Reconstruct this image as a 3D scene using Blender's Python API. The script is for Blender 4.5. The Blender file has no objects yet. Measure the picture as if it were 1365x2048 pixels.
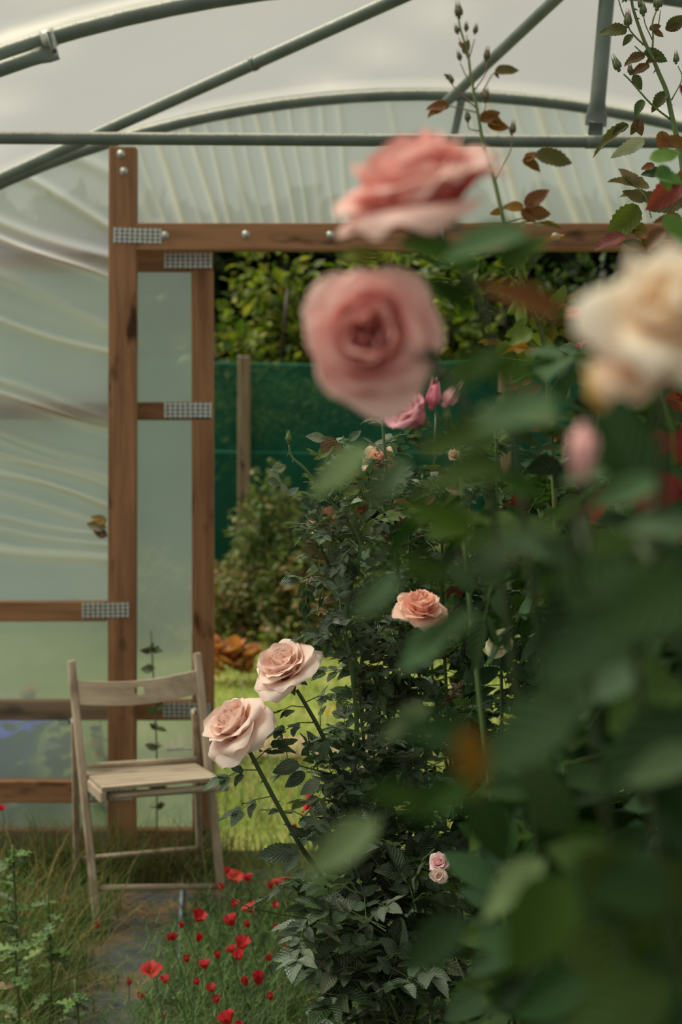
import bpy, math, random
import numpy as np
from mathutils import Vector, Matrix
R = math.radians
# ------------------------------------------------------------------ camera, world, light
F, YH, CAMH = 2700.0, 880.0, 1.52            # focal length in px (1365x2048 frame), horizon row, eye height
def P(px, py, D):                              # a point at distance D that shows at pixel px,py
    return Vector(((px-682.5)/F*D, D, CAMH+(YH-py)/F*D))
sc = bpy.context.scene
C = sc.collection
cam = bpy.data.cameras.new('camera'); co = bpy.data.objects.new('camera', cam); C.objects.link(co)
co.location = (0, 0, CAMH); co.rotation_euler = (R(90), 0, 0)
cam.sensor_fit = 'VERTICAL'; cam.sensor_height = 36; cam.lens = F/2048*36
cam.shift_y = -(1024-YH)/2048
cam.clip_start = 0.05; cam.clip_end = 200
cam.dof.use_dof = True; cam.dof.focus_distance = 2.3; cam.dof.aperture_fstop = 4.4
sc.camera = co
vs = sc.view_settings
vs.view_transform = 'Standard'; vs.look = 'None'; vs.gamma = 1; vs.use_curve_mapping = False
vs.exposure = -0.22
w = bpy.data.worlds.new('overcast_sky'); sc.world = w; w.use_nodes = True
nt = w.node_tree; nt.nodes.clear()
tc = nt.nodes.new('ShaderNodeTexCoord'); sx = nt.nodes.new('ShaderNodeSeparateXYZ')
rp = nt.nodes.new('ShaderNodeValToRGB'); bg = nt.nodes.new('ShaderNodeBackground'); wo = nt.nodes.new('ShaderNodeOutputWorld')
rp.color_ramp.elements[0].position = 0.0; rp.color_ramp.elements[0].color = (.62, .68, .68, 1)
rp.color_ramp.elements[1].position = 0.6; rp.color_ramp.elements[1].color = (1.0, .93, .79, 1)
nt.links.new(tc.outputs['Generated'], sx.inputs[0]); nt.links.new(sx.outputs['Z'], rp.inputs[0])
nt.links.new(rp.outputs[0], bg.inputs[0]); bg.inputs[1].default_value = 0.60
nt.links.new(bg.outputs[0], wo.inputs[0])
sun = bpy.data.lights.new('sun', 'SUN'); sun.energy = 5.2; sun.angle = R(35); sun.color = (1, .94, .8)
so = bpy.data.objects.new('sun', sun); C.objects.link(so); so.rotation_euler = (R(-4), R(-32), 0)
random.seed(7); rng = np.random.default_rng(7)
U = random.uniform

# ------------------------------------------------------------------ materials
def newmat(name):
    m = bpy.data.materials.new(name); m.use_nodes = True; m.node_tree.nodes.clear(); return m, m.node_tree
def N(t, k, **kw):
    n = t.nodes.new(k)
    for a, b in kw.items(): setattr(n, a, b)
    return n
def ramp(t, fac, stops):
    r = N(t, 'ShaderNodeValToRGB'); e = r.color_ramp.elements
    while len(e) < len(stops): e.new(.5)
    for i, (p, c) in enumerate(stops): e[i].position = p; e[i].color = (*c, 1)
    t.links.new(fac, r.inputs[0]); return r.outputs[0]
def noise(t, scale, vec=None, detail=4, rough=.5, mapscale=None):
    n = N(t, 'ShaderNodeTexNoise'); n.inputs['Scale'].default_value = scale; n.inputs['Detail'].default_value = detail
    n.inputs['Roughness'].default_value = rough
    if vec is None: vec = N(t, 'ShaderNodeTexCoord').outputs['Object']
    if mapscale:
        mp = N(t, 'ShaderNodeMapping'); mp.inputs['Scale'].default_value = mapscale; t.links.new(vec, mp.inputs[0]); vec = mp.outputs[0]
    t.links.new(vec, n.inputs['Vector']); return n.outputs[0]
def mixc(t, a, b, fac, mode='MIX'):
    m = N(t, 'ShaderNodeMix', data_type='RGBA', blend_type=mode)
    for s, v in ((m.inputs[0], fac), (m.inputs[6], a), (m.inputs[7], b)):
        if isinstance(v, (int, float)): s.default_value = v
        elif isinstance(v, tuple): s.default_value = (*v, 1)
        else: t.links.new(v, s)
    return m.outputs[2]
def finish(t, sh):
    o = N(t, 'ShaderNodeOutputMaterial'); t.links.new(sh, o.inputs[0])
def princ(t, col, rough=.6, metal=0, spec=.5, bump=None, bstr=.3, bdist=.002):
    p = N(t, 'ShaderNodeBsdfPrincipled')
    if isinstance(col, tuple): p.inputs['Base Color'].default_value = (*col, 1)
    else: t.links.new(col, p.inputs['Base Color'])
    if isinstance(rough, (int, float)): p.inputs['Roughness'].default_value = rough
    else: t.links.new(rough, p.inputs['Roughness'])
    p.inputs['Metallic'].default_value = metal; p.inputs['Specular IOR Level'].default_value = spec
    if bump is not None:
        b = N(t, 'ShaderNodeBump'); b.inputs['Strength'].default_value = bstr; b.inputs['Distance'].default_value = bdist
        t.links.new(bump, b.inputs['Height']); t.links.new(b.outputs[0], p.inputs['Normal'])
    return p.outputs[0]
def mixs(t, a, b, fac):
    m = N(t, 'ShaderNodeMixShader')
    if isinstance(fac, (int, float)): m.inputs[0].default_value = fac
    else: t.links.new(fac, m.inputs[0])
    t.links.new(a, m.inputs[1]); t.links.new(b, m.inputs[2]); return m.outputs[0]

def wood_mat(name, c0, c1, knot, stretch):
    m, t = newmat(name)
    ms = [26, 26, 26]; ms[stretch] = 1.6
    g = noise(t, 1.0, mapscale=tuple(ms), detail=5, rough=.65)
    col = ramp(t, g, [(.28, c0), (.62, c1)])
    k = [12, 12, 12]; k[stretch] = 4.5
    kn = noise(t, 1.0, mapscale=tuple(k), detail=2)
    kf = ramp(t, kn, [(.60, (0, 0, 0)), (.70, (1, 1, 1))])
    col = mixc(t, col, knot, kf)
    finish(t, princ(t, col, .75, spec=.25, bump=g, bstr=.4)); return m
W0, W1, WK = (.15, .072, .036), (.37, .195, .10), (.06, .025, .012)
M = {}
M['wood_v'] = wood_mat('timber_upright', W0, W1, WK, 2)
M['wood_h'] = wood_mat('timber_level', W0, W1, WK, 0)
M['chair'] = wood_mat('weathered_beech', (.30, .23, .16), (.52, .43, .33), (.2, .14, .1), 0)
M['chair_v'] = wood_mat('weathered_beech_upright', (.28, .215, .15), (.50, .41, .315), (.2, .14, .1), 2)
def tube_mat():
    m, t = newmat('galvanised_tube')
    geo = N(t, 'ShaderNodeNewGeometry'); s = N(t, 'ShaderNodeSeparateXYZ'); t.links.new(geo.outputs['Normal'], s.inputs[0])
    n = noise(t, 60, detail=6, rough=.7)
    base = ramp(t, noise(t, 9), [(.3, (.11, .145, .125)), (.7, (.17, .21, .185))])
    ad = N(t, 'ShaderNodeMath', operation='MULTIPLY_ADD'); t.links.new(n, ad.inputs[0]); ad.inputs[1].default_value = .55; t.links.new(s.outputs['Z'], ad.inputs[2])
    f = ramp(t, ad.outputs[0], [(.62, (0, 0, 0)), (.85, (1, 1, 1))])      # dusty upper faces, lightened to paint a top highlight
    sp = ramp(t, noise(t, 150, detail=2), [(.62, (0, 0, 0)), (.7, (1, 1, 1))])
    dust_sheen = mixc(t, (.58, .57, .50), (.12, .11, .08), sp)
    finish(t, princ(t, mixc(t, base, dust_sheen, f), .5, metal=.15, spec=.4)); return m
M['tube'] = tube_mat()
def metal_mat(name, c, rough=.4):
    m, t = newmat(name); n = noise(t, 90)
    finish(t, princ(t, ramp(t, n, [(.3, tuple(x*.7 for x in c)), (.7, c)]), rough, metal=.55)); return m
M['zinc'] = metal_mat('zinc_plate', (.62, .66, .62)); M['hole'] = metal_mat('rust_bolt', (.10, .085, .07), .7)
def flat(name, c, rough=.7, spec=.3, vary=.25, scale=20, bump=.2):
    m, t = newmat(name); n = noise(t, scale)
    finish(t, princ(t, ramp(t, n, [(.3, tuple(x*(1-vary) for x in c)), (.7, tuple(min(1, x*(1+vary)) for x in c))]), rough, spec=spec, bump=n, bstr=bump)); return m
M['tub'] = flat('blue_plastic', (.05, .07, .60), .4)
M['white'] = flat('pale_plastic', (.7, .7, .66), .5)
M['black'] = flat('dark_fitting', (.03, .035, .035), .5)
M['post'] = wood_mat('old_fence_timber', (.13, .09, .055), (.27, .2, .13), (.06, .04, .03), 2)
def film_mat(name, t0, t1, col=(.82, .83, .78), blur=0.0, dirt=.0):
    m, t = newmat(name)
    at = N(t, 'ShaderNodeAttribute', attribute_name='fold')
    dn = noise(t, 2.2, detail=5)
    c = ramp(t, dn, [(.3, tuple(x*(1-dirt) for x in col)), (.7, col)])
    c = mixc(t, c, (.97, .94, .82), at.outputs['Fac'])
    tr = N(t, 'ShaderNodeBsdfTranslucent'); di = N(t, 'ShaderNodeBsdfDiffuse'); gl = N(t, 'ShaderNodeBsdfGlossy'); tp = N(t, 'ShaderNodeBsdfTransparent')
    gl.inputs['Roughness'].default_value = .25
    t.links.new(c, tr.inputs[0]); t.links.new(c, di.inputs[0])
    tp.inputs[0].default_value = (.93, .95, .92, 1)
    s = mixs(t, tr.outputs[0], di.outputs[0], .15)
    s = mixs(t, s, gl.outputs[0], .05)
    see = tp.outputs[0]
    if blur:
        rf = N(t, 'ShaderNodeBsdfRefraction'); rf.inputs['IOR'].default_value = 1.12; rf.inputs['Roughness'].default_value = .5
        rf.inputs[0].default_value = (.93, .95, .92, 1); see = mixs(t, see, rf.outputs[0], blur)
    mr = N(t, 'ShaderNodeMapRange'); t.links.new(at.outputs['Fac'], mr.inputs[0]); mr.inputs[3].default_value = t0; mr.inputs[4].default_value = t1
    finish(t, mixs(t, s, see, mr.outputs[0])); return m
M['roof'] = film_mat('roof_polythene', .74, .45, (.66, .64, .60), dirt=.08)
M['wall'] = film_mat('end_wall_polythene', .26, .03, (.84, .92, .96), blur=.3, dirt=.10)
M['low_film'] = film_mat('lower_polythene', .80, .25, (.74, .84, .84), blur=.12, dirt=.15)
M['door_film'] = film_mat('door_polythene', .66, .25, (.74, .86, .90), blur=.30, dirt=.15)
def leaf_mat(name, rough=.42, trans=.22, bump=.5, spec=.5, dust_sheen=1.0):
    m, t = newmat(name)
    a = N(t, 'ShaderNodeAttribute', attribute_name='Col'); q = N(t, 'ShaderNodeAttribute', attribute_name='luv')
    s = N(t, 'ShaderNodeSeparateXYZ'); t.links.new(q.outputs['Vector'], s.inputs[0])
    ab = N(t, 'ShaderNodeMath', operation='ABSOLUTE'); t.links.new(s.outputs['X'], ab.inputs[0])
    v = N(t, 'ShaderNodeMath', operation='MULTIPLY_ADD'); t.links.new(ab.outputs[0], v.inputs[0]); v.inputs[1].default_value = -.35; t.links.new(s.outputs['Y'], v.inputs[2])
    m8 = N(t, 'ShaderNodeMath', operation='MULTIPLY'); t.links.new(v.outputs[0], m8.inputs[0]); m8.inputs[1].default_value = 44
    sn = N(t, 'ShaderNodeMath', operation='SINE'); t.links.new(m8.outputs[0], sn.inputs[0])
    vein = ramp(t, sn.outputs[0], [(.75, (0, 0, 0)), (1., (1, 1, 1))])
    mid = ramp(t, ab.outputs[0], [(.0, (1, 1, 1)), (.09, (0, 0, 0))])
    vm = mixc(t, vein, (1, 1, 1), mid)
    light = mixc(t, a.outputs['Color'], (.32, .42, .2), .22 if dust_sheen else .05)
    col = mixc(t, a.outputs['Color'], light, vm)
    col = mixc(t, col, mixc(t, col, (.20, .24, .19), .5), ramp(t, noise(t, 40), [(.5, (0, 0, 0)), (.75, (dust_sheen, dust_sheen, dust_sheen))]))  # grey mottle painted in for sky highlights on the leaves
    inv = N(t, 'ShaderNodeMath', operation='MULTIPLY'); t.links.new(sn.outputs[0], inv.inputs[0]); inv.inputs[1].default_value = -1
    p = princ(t, col, rough, spec=spec, bump=inv.outputs[0], bstr=bump, bdist=.0012)
    tr = N(t, 'ShaderNodeBsdfTranslucent')
    t.links.new(mixc(t, col, (1.6, 1.9, .6), .6, 'MULTIPLY'), tr.inputs[0])
    finish(t, mixs(t, p, tr.outputs[0], trans)); return m
M['leaf'] = leaf_mat('rose_leaf', .38, spec=.65)
M['near_leaf'] = leaf_mat('dull_rose_leaf', .6, .22, .3, .12, dust_sheen=0)
M['far_leaf'] = leaf_mat('hedge_leaf', .5, .35, .1, .3, dust_sheen=0)
M['grass'] = leaf_mat('grass_blade', .6, .3, .0, .2, dust_sheen=0)
M['young'] = leaf_mat('young_rose_leaf', .5, .32, .2, .3, dust_sheen=0)
def stem_mat():
    m, t = newmat('rose_stem'); a = N(t, 'ShaderNodeAttribute', attribute_name='Col')
    finish(t, princ(t, mixc(t, a.outputs['Color'], (.10, .05, .03), ramp(t, noise(t, 25), [(.55, (0, 0, 0)), (.75, (.6, .6, .6))])), .5)); return m
M['stem'] = stem_mat()
def petal_mat():
    m, t = newmat('petal'); a = N(t, 'ShaderNodeAttribute', attribute_name='Col')
    n = noise(t, 120, detail=2)
    p = princ(t, a.outputs['Color'], .55, spec=.25, bump=n, bstr=.15)
    tr = N(t, 'ShaderNodeBsdfTranslucent'); t.links.new(a.outputs['Color'], tr.inputs[0])
    finish(t, mixs(t, p, tr.outputs[0], .38)); return m
M['petal'] = petal_mat()
def soil_mat():
    m, t = newmat('soil_and_straw'); n = noise(t, 9, detail=8, rough=.7)
    finish(t, princ(t, ramp(t, n, [(.3, (.035, .025, .015)), (.5, (.10, .065, .035)), (.7, (.26, .17, .09))]), .95, spec=.1, bump=n, bstr=.8, bdist=.02)); return m
M['soil'] = soil_mat()
def fabric_mat():
    m, t = newmat('weed_membrane'); n = noise(t, 6, detail=7, rough=.65)
    w = N(t, 'ShaderNodeTexWave'); w.inputs['Scale'].default_value = 60; t.links.new(N(t, 'ShaderNodeTexCoord').outputs['Object'], w.inputs[0])
    base = ramp(t, n, [(.35, (.052, .060, .058)), (.47, (.085, .092, .085)), (.57, (.20, .13, .075)), (.75, (.32, .21, .12))])
    finish(t, princ(t, base, .75, spec=.3, bump=w.outputs[1], bstr=.2)); return m
M['fabric'] = fabric_mat()
def lawn_mat():
    m, t = newmat('lawn'); n = noise(t, 1.4, detail=8, rough=.7)
    finish(t, princ(t, ramp(t, n, [(.32, (.12, .18, .03)), (.5, (.22, .28, .06)), (.62, (.34, .34, .10)), (.74, (.46, .34, .18))]), .9, spec=.1, bump=n, bstr=.6, bdist=.02)); return m
M['lawn'] = lawn_mat()
def net_mat():
    m, t = newmat('windbreak_netting'); n = noise(t, 1.6, detail=5)
    c = ramp(t, n, [(.3, (.004, .075, .045)), (.7, (.010, .14, .085))])
    p = princ(t, c, .6, spec=.3); tr = N(t, 'ShaderNodeBsdfTranslucent'); t.links.new(c, tr.inputs[0]); tp = N(t, 'ShaderNodeBsdfTransparent')
    finish(t, mixs(t, mixs(t, p, tr.outputs[0], .4), tp.outputs[0], .22)); return m
M['net'] = net_mat()

# ------------------------------------------------------------------ mesh builder
class MB:
    def __init__(s): s.v = []; s.f = []; s.c = []; s.q = []; s.n = 0
    def add(s, v, f, col=(.5, .5, .5), q=None):
        v = np.asarray(v, float).reshape(-1, 3); k = len(v)
        s.v.append(v); f = np.asarray(f, int)
        s.f.append(f + s.n); s.n += k
        c = np.asarray(col, float)
        s.c.append(np.tile(c, (k, 1)) if c.ndim == 1 else c)
        s.q.append(np.zeros((k, 3)) if q is None else q)
    def build(s, name, mat, parent=None, smooth=True, fold=None):
        me = bpy.data.meshes.new(name)
        v = np.vstack(s.v); q4 = [f for f in s.f if f.shape[1] == 4]; q3 = [f for f in s.f if f.shape[1] == 3]
        fs = []
        for f in q4 + q3: fs.append(f)
        nl = sum(f.size for f in fs); nf = sum(len(f) for f in fs)
        idx = np.concatenate([f.ravel() for f in fs])
        tot = np.concatenate([np.full(len(f), f.shape[1]) for f in fs]); st = np.concatenate([[0], np.cumsum(tot)[:-1]])
        org = Vector((0, 0, 0))
        me.vertices.add(len(v)); me.vertices.foreach_set('co', v.ravel())
        me.loops.add(nl); me.loops.foreach_set('vertex_index', idx.astype(np.int32))
        me.polygons.add(nf); me.polygons.foreach_set('loop_start', st.astype(np.int32))
        try: me.polygons.foreach_set('loop_total', tot.astype(np.int32))
        except Exception: pass
        me.polygons.foreach_set('use_smooth', np.full(nf, smooth))
        me.update(calc_edges=True); me.validate()
        ca = me.attributes.new('Col', 'FLOAT_COLOR', 'POINT'); c = np.vstack(s.c)
        ca.data.foreach_set('color', np.hstack([c, np.ones((len(c), 1))]).ravel())
        qa = me.attributes.new('luv', 'FLOAT_VECTOR', 'POINT'); qa.data.foreach_set('vector', np.vstack(s.q).ravel())
        if fold is not None:
            fa = me.attributes.new('fold', 'FLOAT', 'POINT'); fa.data.foreach_set('value', fold)
        me.materials.append(mat)
        o = bpy.data.objects.new(name, me); C.objects.link(o)
        if parent is not None:
            o.parent = parent
            p = parent; off = Vector((0, 0, 0))
            while p is not None: off += p.location; p = p.parent
            me.transform(Matrix.Translation(-off))
        return o
    # --- shapes
    def box(s, c, size, rot=None, bev=0.0, col=(.5, .5, .5)):
        x, y, z = [a/2 for a in size]; b = min(bev, x*.9, y*.9, z*.9)
        if b <= 0:
            v = [(sx*x, sy*y, sz*z) for sx in (-1, 1) for sy in (-1, 1) for sz in (-1, 1)]
            f = [(0, 1, 3, 2), (4, 6, 7, 5), (0, 4, 5, 1), (2, 3, 7, 6), (0, 2, 6, 4), (1, 5, 7, 3)]
            v = np.array(v)
            if rot is not None: v = v @ np.array(rot).T
            s.add(v + np.array(c), f, col); return
        v = []; ids = {}
        for sx in (-1, 1):
            for sy in (-1, 1):
                for sz in (-1, 1):
                    for ax in range(3):
                        p = [sx*(x-b), sy*(y-b), sz*(z-b)]; p[ax] = (sx*x, sy*y, sz*z)[ax]
                        ids[(sx, sy, sz, ax)] = len(v); v.append(p)
        f4 = []; f3 = []
        for ax in range(3):
            o1, o2 = [a for a in range(3) if a != ax]
            for sg in (-1, 1):
                def k(a, b_):
                    t = [0, 0, 0]; t[ax] = sg; t[o1] = a; t[o2] = b_; return ids[(*t, ax)]
                q = [k(-1, -1), k(1, -1), k(1, 1), k(-1, 1)]
                if (ax == 1) != (sg < 0): q = q[::-1]
                f4.append(q)
        for ax in range(3):                                                   # edges along ax
            o1, o2 = [a for a in range(3) if a != ax]
            for a in (-1, 1):
                for b_ in (-1, 1):
                    def k(e, face):
                        t = [0, 0, 0]; t[ax] = e; t[o1] = a; t[o2] = b_; return ids[(*t, face)]
                    f4.append([k(-1, o1), k(1, o1), k(1, o2), k(-1, o2)])
        for sx in (-1, 1):
            for sy in (-1, 1):
                for sz in (-1, 1): f3.append([ids[(sx, sy, sz, 0)], ids[(sx, sy, sz, 1)], ids[(sx, sy, sz, 2)]])
        v = np.array(v, float)
        if rot is not None: v = v @ np.array(rot).T
        s.add(v + np.array(c), f4, col); n0 = s.n - len(v)
        s.f.append(np.array(f3) + n0)
    def bar(s, a, b, wid, thk, side=(1, 0, 0), bev=.002, col=(.5, .5, .5)):   # rectangular bar from a to b
        a, b = Vector(a), Vector(b); d = (b-a).normalized(); sd = Vector(side); sd = (sd - d*sd.dot(d)).normalized(); n = sd.cross(d)
        rot = Matrix((sd, n, d)).transposed()
        s.box((a+b)/2, (wid, thk, (b-a).length), rot, bev, col)
    def tube(s, pts, r, seg=8, col=(.5, .5, .5), cap=True):
        pts = [Vector(p) for p in pts]; n = len(pts)
        rs = r if hasattr(r, '__len__') else [r]*n
        T = []
        for i in range(n):
            T.append((pts[min(i+1, n-1)]-pts[max(i-1, 0)]).normalized())
        up = Vector((0, 0, 1)) if abs(T[0].z) < .9 else Vector((1, 0, 0))
        nrm = (up - T[0]*up.dot(T[0])).normalized(); V = []
        for i in range(n):
            nrm = (nrm - T[i]*nrm.dot(T[i])).normalized(); bn = T[i].cross(nrm)
            for k in range(seg):
                a = 2*math.pi*k/seg; V.append(pts[i] + (nrm*math.cos(a) + bn*math.sin(a))*rs[i])
        f = [(i*seg+k, i*seg+(k+1) % seg, (i+1)*seg+(k+1) % seg, (i+1)*seg+k) for i in range(n-1) for k in range(seg)]
        if cap:
            V += [pts[0], pts[-1]]; c0 = n*seg; f3 = [(c0, (k+1) % seg, k) for k in range(seg)] + [(c0+1, (n-1)*seg+k, (n-1)*seg+(k+1) % seg) for k in range(seg)]
        s.add(V, f, col)
        if cap: s.f.append(np.array(f3) + s.n - len(V))
    def lathe(s, base, axis, prof, seg=12, col=(.5, .5, .5)):
        ax = Vector(axis).normalized(); u = ax.orthogonal().normalized(); w_ = ax.cross(u); base = Vector(base); V = []
        for (r, h) in prof:
            for k in range(seg):
                a = 2*math.pi*k/seg; V.append(base + ax*h + (u*math.cos(a)+w_*math.sin(a))*r)
        f = [(i*seg+k, i*seg+(k+1) % seg, (i+1)*seg+(k+1) % seg, (i+1)*seg+k) for i in range(len(prof)-1) for k in range(seg)]
        s.add(V, f, col)
def tag(o, label, cat=None, group=None, kind=None):
    o['label'] = label
    if cat: o['category'] = cat
    if group: o['group'] = group
    if kind: o['kind'] = kind
    return o
def thing(name, label, cat, loc=(0, 0, 0), group=None):
    o = bpy.data.objects.new(name, None); C.objects.link(o); o.location = loc; o.empty_display_size = .1
    return tag(o, label, cat, group)
def struct(o): o['kind'] = 'structure'; return o
def smooth(pts, n=6):
    pts = [Vector(p) for p in pts]; q = [pts[0]*2-pts[1]] + pts + [pts[-1]*2-pts[-2]]; out = []
    for i in range(1, len(q)-2):
        for k in range(n):
            t = k/n; a, b, c, d = q[i-1], q[i], q[i+1], q[i+2]
            out.append(.5*((2*b)+(c-a)*t+(2*a-5*b+4*c-d)*t*t+(3*b-a-3*c+d)*t**3))
    out.append(pts[-1]); return out

# ------------------------------------------------------------------ the setting
g = MB(); g.box((0, .9, -.05), (6.6, 8.2, .1)); o = struct(g.build('floor', M['soil'], smooth=False))
g = MB(); g.add([(-14, 5.0, -.03), (14, 5.0, -.03), (14, 22, -.03), (-14, 22, -.03), (-14, 5.0, -.2), (14, 5, -.2), (14, 22, -.2), (-14, 22, -.2)], [(0, 1, 2, 3), (7, 6, 5, 4), (0, 4, 5, 1), (1, 5, 6, 2), (2, 6, 7, 3), (3, 7, 4, 0)])
struct(g.build('ground', M['lawn'], smooth=False))
CX, EA, EB = .30, 3.3, 2.78
def hz(x, off=0.0):
    q = 1-((x-CX)/(EA+off))**2
    return (EB+off)*math.sqrt(max(q, 0))
# roof cover
V = []; fold = []; nu, nv = 90, 60
for i in range(nu+1):
    y = -3.2 + 8.17*i/nu
    near = min(abs(y-k) for k in (-2.3, -1.1, .1, 1.3, 2.5, 3.7, 4.93))
    for j in range(nv+1):
        a = math.pi*j/nv
        sag = .018*(1-math.exp(-(near/.25)**2)) + .004*math.sin(9*y+7*a)
        V.append((CX-(EA+.036-sag)*math.cos(a), y, (EB+.036-sag)*math.sin(a)))
        fold.append(.9*math.exp(-(near/.05)**2) + .35*max(0, math.sin(5.2*a*3+y*2.1))**12)
g = MB(); g.add(V, [(i*(nv+1)+j, (i+1)*(nv+1)+j, (i+1)*(nv+1)+j+1, i*(nv+1)+j+1) for i in range(nu) for j in range(nv)])
struct(g.build('ceiling', M['roof'], fold=np.array(fold)))
# end wall cover
def fold_left(x, z):      # ridges sloping down to the right, pulled from the post
    px = 682.5+x*F/4.93; py = YH-(z-CAMH)*F/4.93; s = 0; h = 0
    for (y0, sl, wd, am) in FL:
        ym = y0+sl*px + 22*math.sin(px/70+y0*.03)*.3; d = (py-ym)/wd
        s += am*math.exp(-d*d); h += am*math.exp(-d*d)
    return s, h
FL = [(85, .30, 14, .35), (150, .42, 9, .6), (225, .55, 16, .35), (330, .55, 10, .5), (440, .35, 12, .45), (470, .42, 7, .8), (560, .42, 14, .5), (640, .30, 8, 1.0), (610, .22, 25, .25), (770, .32, 10, .55), (795, .27, 8, .9), (860, .34, 7, .4),
      (915, .25, 9, .55), (955, .27, 6, .8), (1000, .22, 10, .5), (1040, .14, 7, .5), (905, .36, 6, .5), (1060, .16, 8, .55), (1100, .14, 14, .8), (875, .40, 6, .4), (945, .34, 5, .5)]
def fold_top(x, z):
    px = 682.5+x*F/4.93; py = YH-(z-CAMH)*F/4.93; s = 0
    for (x0, sl, wd, am) in FT:
        xm = x0+sl*(py-445) + 2*math.sin(py/45+x0); s += am*math.exp(-((px-xm)/wd)**2)
    return s, s
FT = [(330, .36, 5, .4), (400, .3, 5, .35), (500, .24, 6, .4), (525, .22, 4, .4), (615, .15, 4, .4), (670, .12, 5, .35), (1190, .33, 5, .5), (1270, .3, 5, .45), (1030, .3, 4, .4), (365, .32, 8, .8), (432, .28, 6, .9), (460, .25, 5, .6), (560, .22, 6, .7), (590, .2, 5, .5), (640, .1, 9, .3), (700, .1, 7, .4), (840, .25, 7, .3), (1010, .3, 5, .4), (1050, .3, 9, .8), (1160, .35, 9, .9), (1235, .3, 8, .7), (1300, .3, 6, .5), (300, .35, 10, .3), (1105, .3, 6, .4)]
g = MB(); fold = []
def patch(x0, x1, z0, z1, nx, nz, fn, amp):
    V = []
    for i in range(nx+1):
        x = x0+(x1-x0)*i/nx; zt = hz(x, .036)+.0 if z1 is None else z1
        for j in range(nz+1):
            z = z0+(max(zt, z0+.01)-z0)*j/nz
            a, b = fn(x, z) if fn else (0, 0)
            V.append((x, 4.965+amp*b, z)); fold.append(min(1, a))
    g.add(V, [(i*(nz+1)+j, i*(nz+1)+j+1, (i+1)*(nz+1)+j+1, (i+1)*(nz+1)+j) for i in range(nx) for j in range(nz)])
patch(-2.9, -1.35, .90, None, 12, 20, None, 0)
patch(-1.35, -.80, .90, None, 60, 420, fold_left, .030)
patch(-.80, 1.42, 2.26, None, 420, 40, fold_top, .012)
patch(1.42, 3.5, .02, None, 20, 20, None, 0)
struct(g.build('wall_back', M['wall'], fold=np.array(fold)))
g = MB(); fold = []
patch(-2.9, -1.35, .02, .90, 6, 10, None, 0)
patch(-1.35, -.80, .02, .90, 30, 40, None, 0)
struct(g.build('wall_back', M['low_film'], fold=np.array(fold)))
# path of woven membrane
g = MB(); nx, ny = 30, 90; V = []
for i in range(nx+1):
    for j in range(ny+1):
        y = .5+4.25*j/ny; x = -.98+.80*i/nx + .02*math.sin(y*4)*(i in (0, nx))
        V.append((x, y, .010+.006*math.sin(7*x+5*y)+.003*math.sin(23*y+11*x)))
g.add(V, [(i*(ny+1)+j, (i+1)*(ny+1)+j, (i+1)*(ny+1)+j+1, i*(ny+1)+j+1) for i in range(nx) for j in range(ny)])
path = g.build('path_membrane', M['fabric']); tag(path, 'dark grey woven weed membrane laid as the path under the folding chair', 'ground cover')
g = MB(); g.bar((-.455, 3.75, .021), (-.538, 4.56, .021), .010, .004, bev=0); k = g.build('marker_line', flat('pale_blue_thread', (.34, .40, .52)), path, smooth=False); k['label'] = 'pale blue woven guide line'
# hoops
for i, y in enumerate((4.93, 3.70)):
    g = MB(); pts = [(CX-EA*math.cos(a), y, EB*math.sin(a)) for a in [math.pi*k/80 for k in range(81)]]
    g.tube(pts, .0215 if i == 0 else .0225, 14)
    o = thing('tunnel_hoop', ['arched grey metal hoop carrying the film above the timber doorway', 'nearer arched metal hoop crossing the top left corner of the frame'][i], 'tunnel hoop', (CX, y, 0), 'arched tubes of the polytunnel')
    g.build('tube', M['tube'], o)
    if i == 1:
        g = MB(); c = P(98, 76, 3.70)
        a0 = math.asin((hz(c.x))/EB); pts = [(CX-EA*math.cos(a), y, EB*math.sin(a)) for a in (a0-.006, a0+.006)]
        g.tube(pts, .026, 14); g.bar(P(98, 62, 3.67), P(112, 112, 3.67), .017, .004); g.bar(P(98, 62, 3.73), P(112, 112, 3.73), .017, .004)
        cl = g.build('clamp', M['zinc'], o)
        g = MB(); g.lathe(P(109, 102, 3.664), (0, -1, 0), [(.0, .009), (.006, .009), (.007, .0), (.0, 0)], 6); g.build('bolt', M['hole'], cl)
# crossbar with clamp
def flat_end_tube(g, a, b, r, e0=True, e1=True):
    a, b = Vector(a), Vector(b); L = (b-a).length; n = 18; d = (b-a).normalized(); u = d.cross(Vector((0, 1, 0))).normalized(); w_ = u.cross(d); V = []
    seg = 14
    for i in range(n+1):
        s_ = L*i/n if not (e0 or e1) else L*(.5-.5*math.cos(math.pi*i/n)); k = 0
        if e0: k = max(k, 1-max(0, (s_-.02))/.05)
        if e1: k = max(k, 1-max(0, (L-s_-.02))/.05)
        k = max(0, min(1, k)); k = k*k*(3-2*k)
        for q in range(seg):
            t = 2*math.pi*q/seg; V.append(a+d*s_ + u*math.cos(t)*r*(1+.38*k) + w_*math.sin(t)*r*(1-.82*k))
    f = [(i*seg+q, i*seg+(q+1) % seg, (i+1)*seg+(q+1) % seg, (i+1)*seg+q) for i in range(n) for q in range(seg)]
    g.add(V, f); 
    for e in (0, n): g.add(V[e*seg:(e+1)*seg]+[sum((Vector(x) for x in V[e*seg:(e+1)*seg]), Vector())/seg], [(q, (q+1) % seg, seg) for q in range(seg)])
y = 3.70
xl, xr = -1.46, 2.08
bl, br = P(0, 275.5, y), P(1365, 284, y); sl = (br.z-bl.z)/(br.x-bl.x)
bar = thing('crossbar', 'long straight grey tube spanning the whole width above the doorway', 'crossbar', (CX, y, 2.34))
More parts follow.
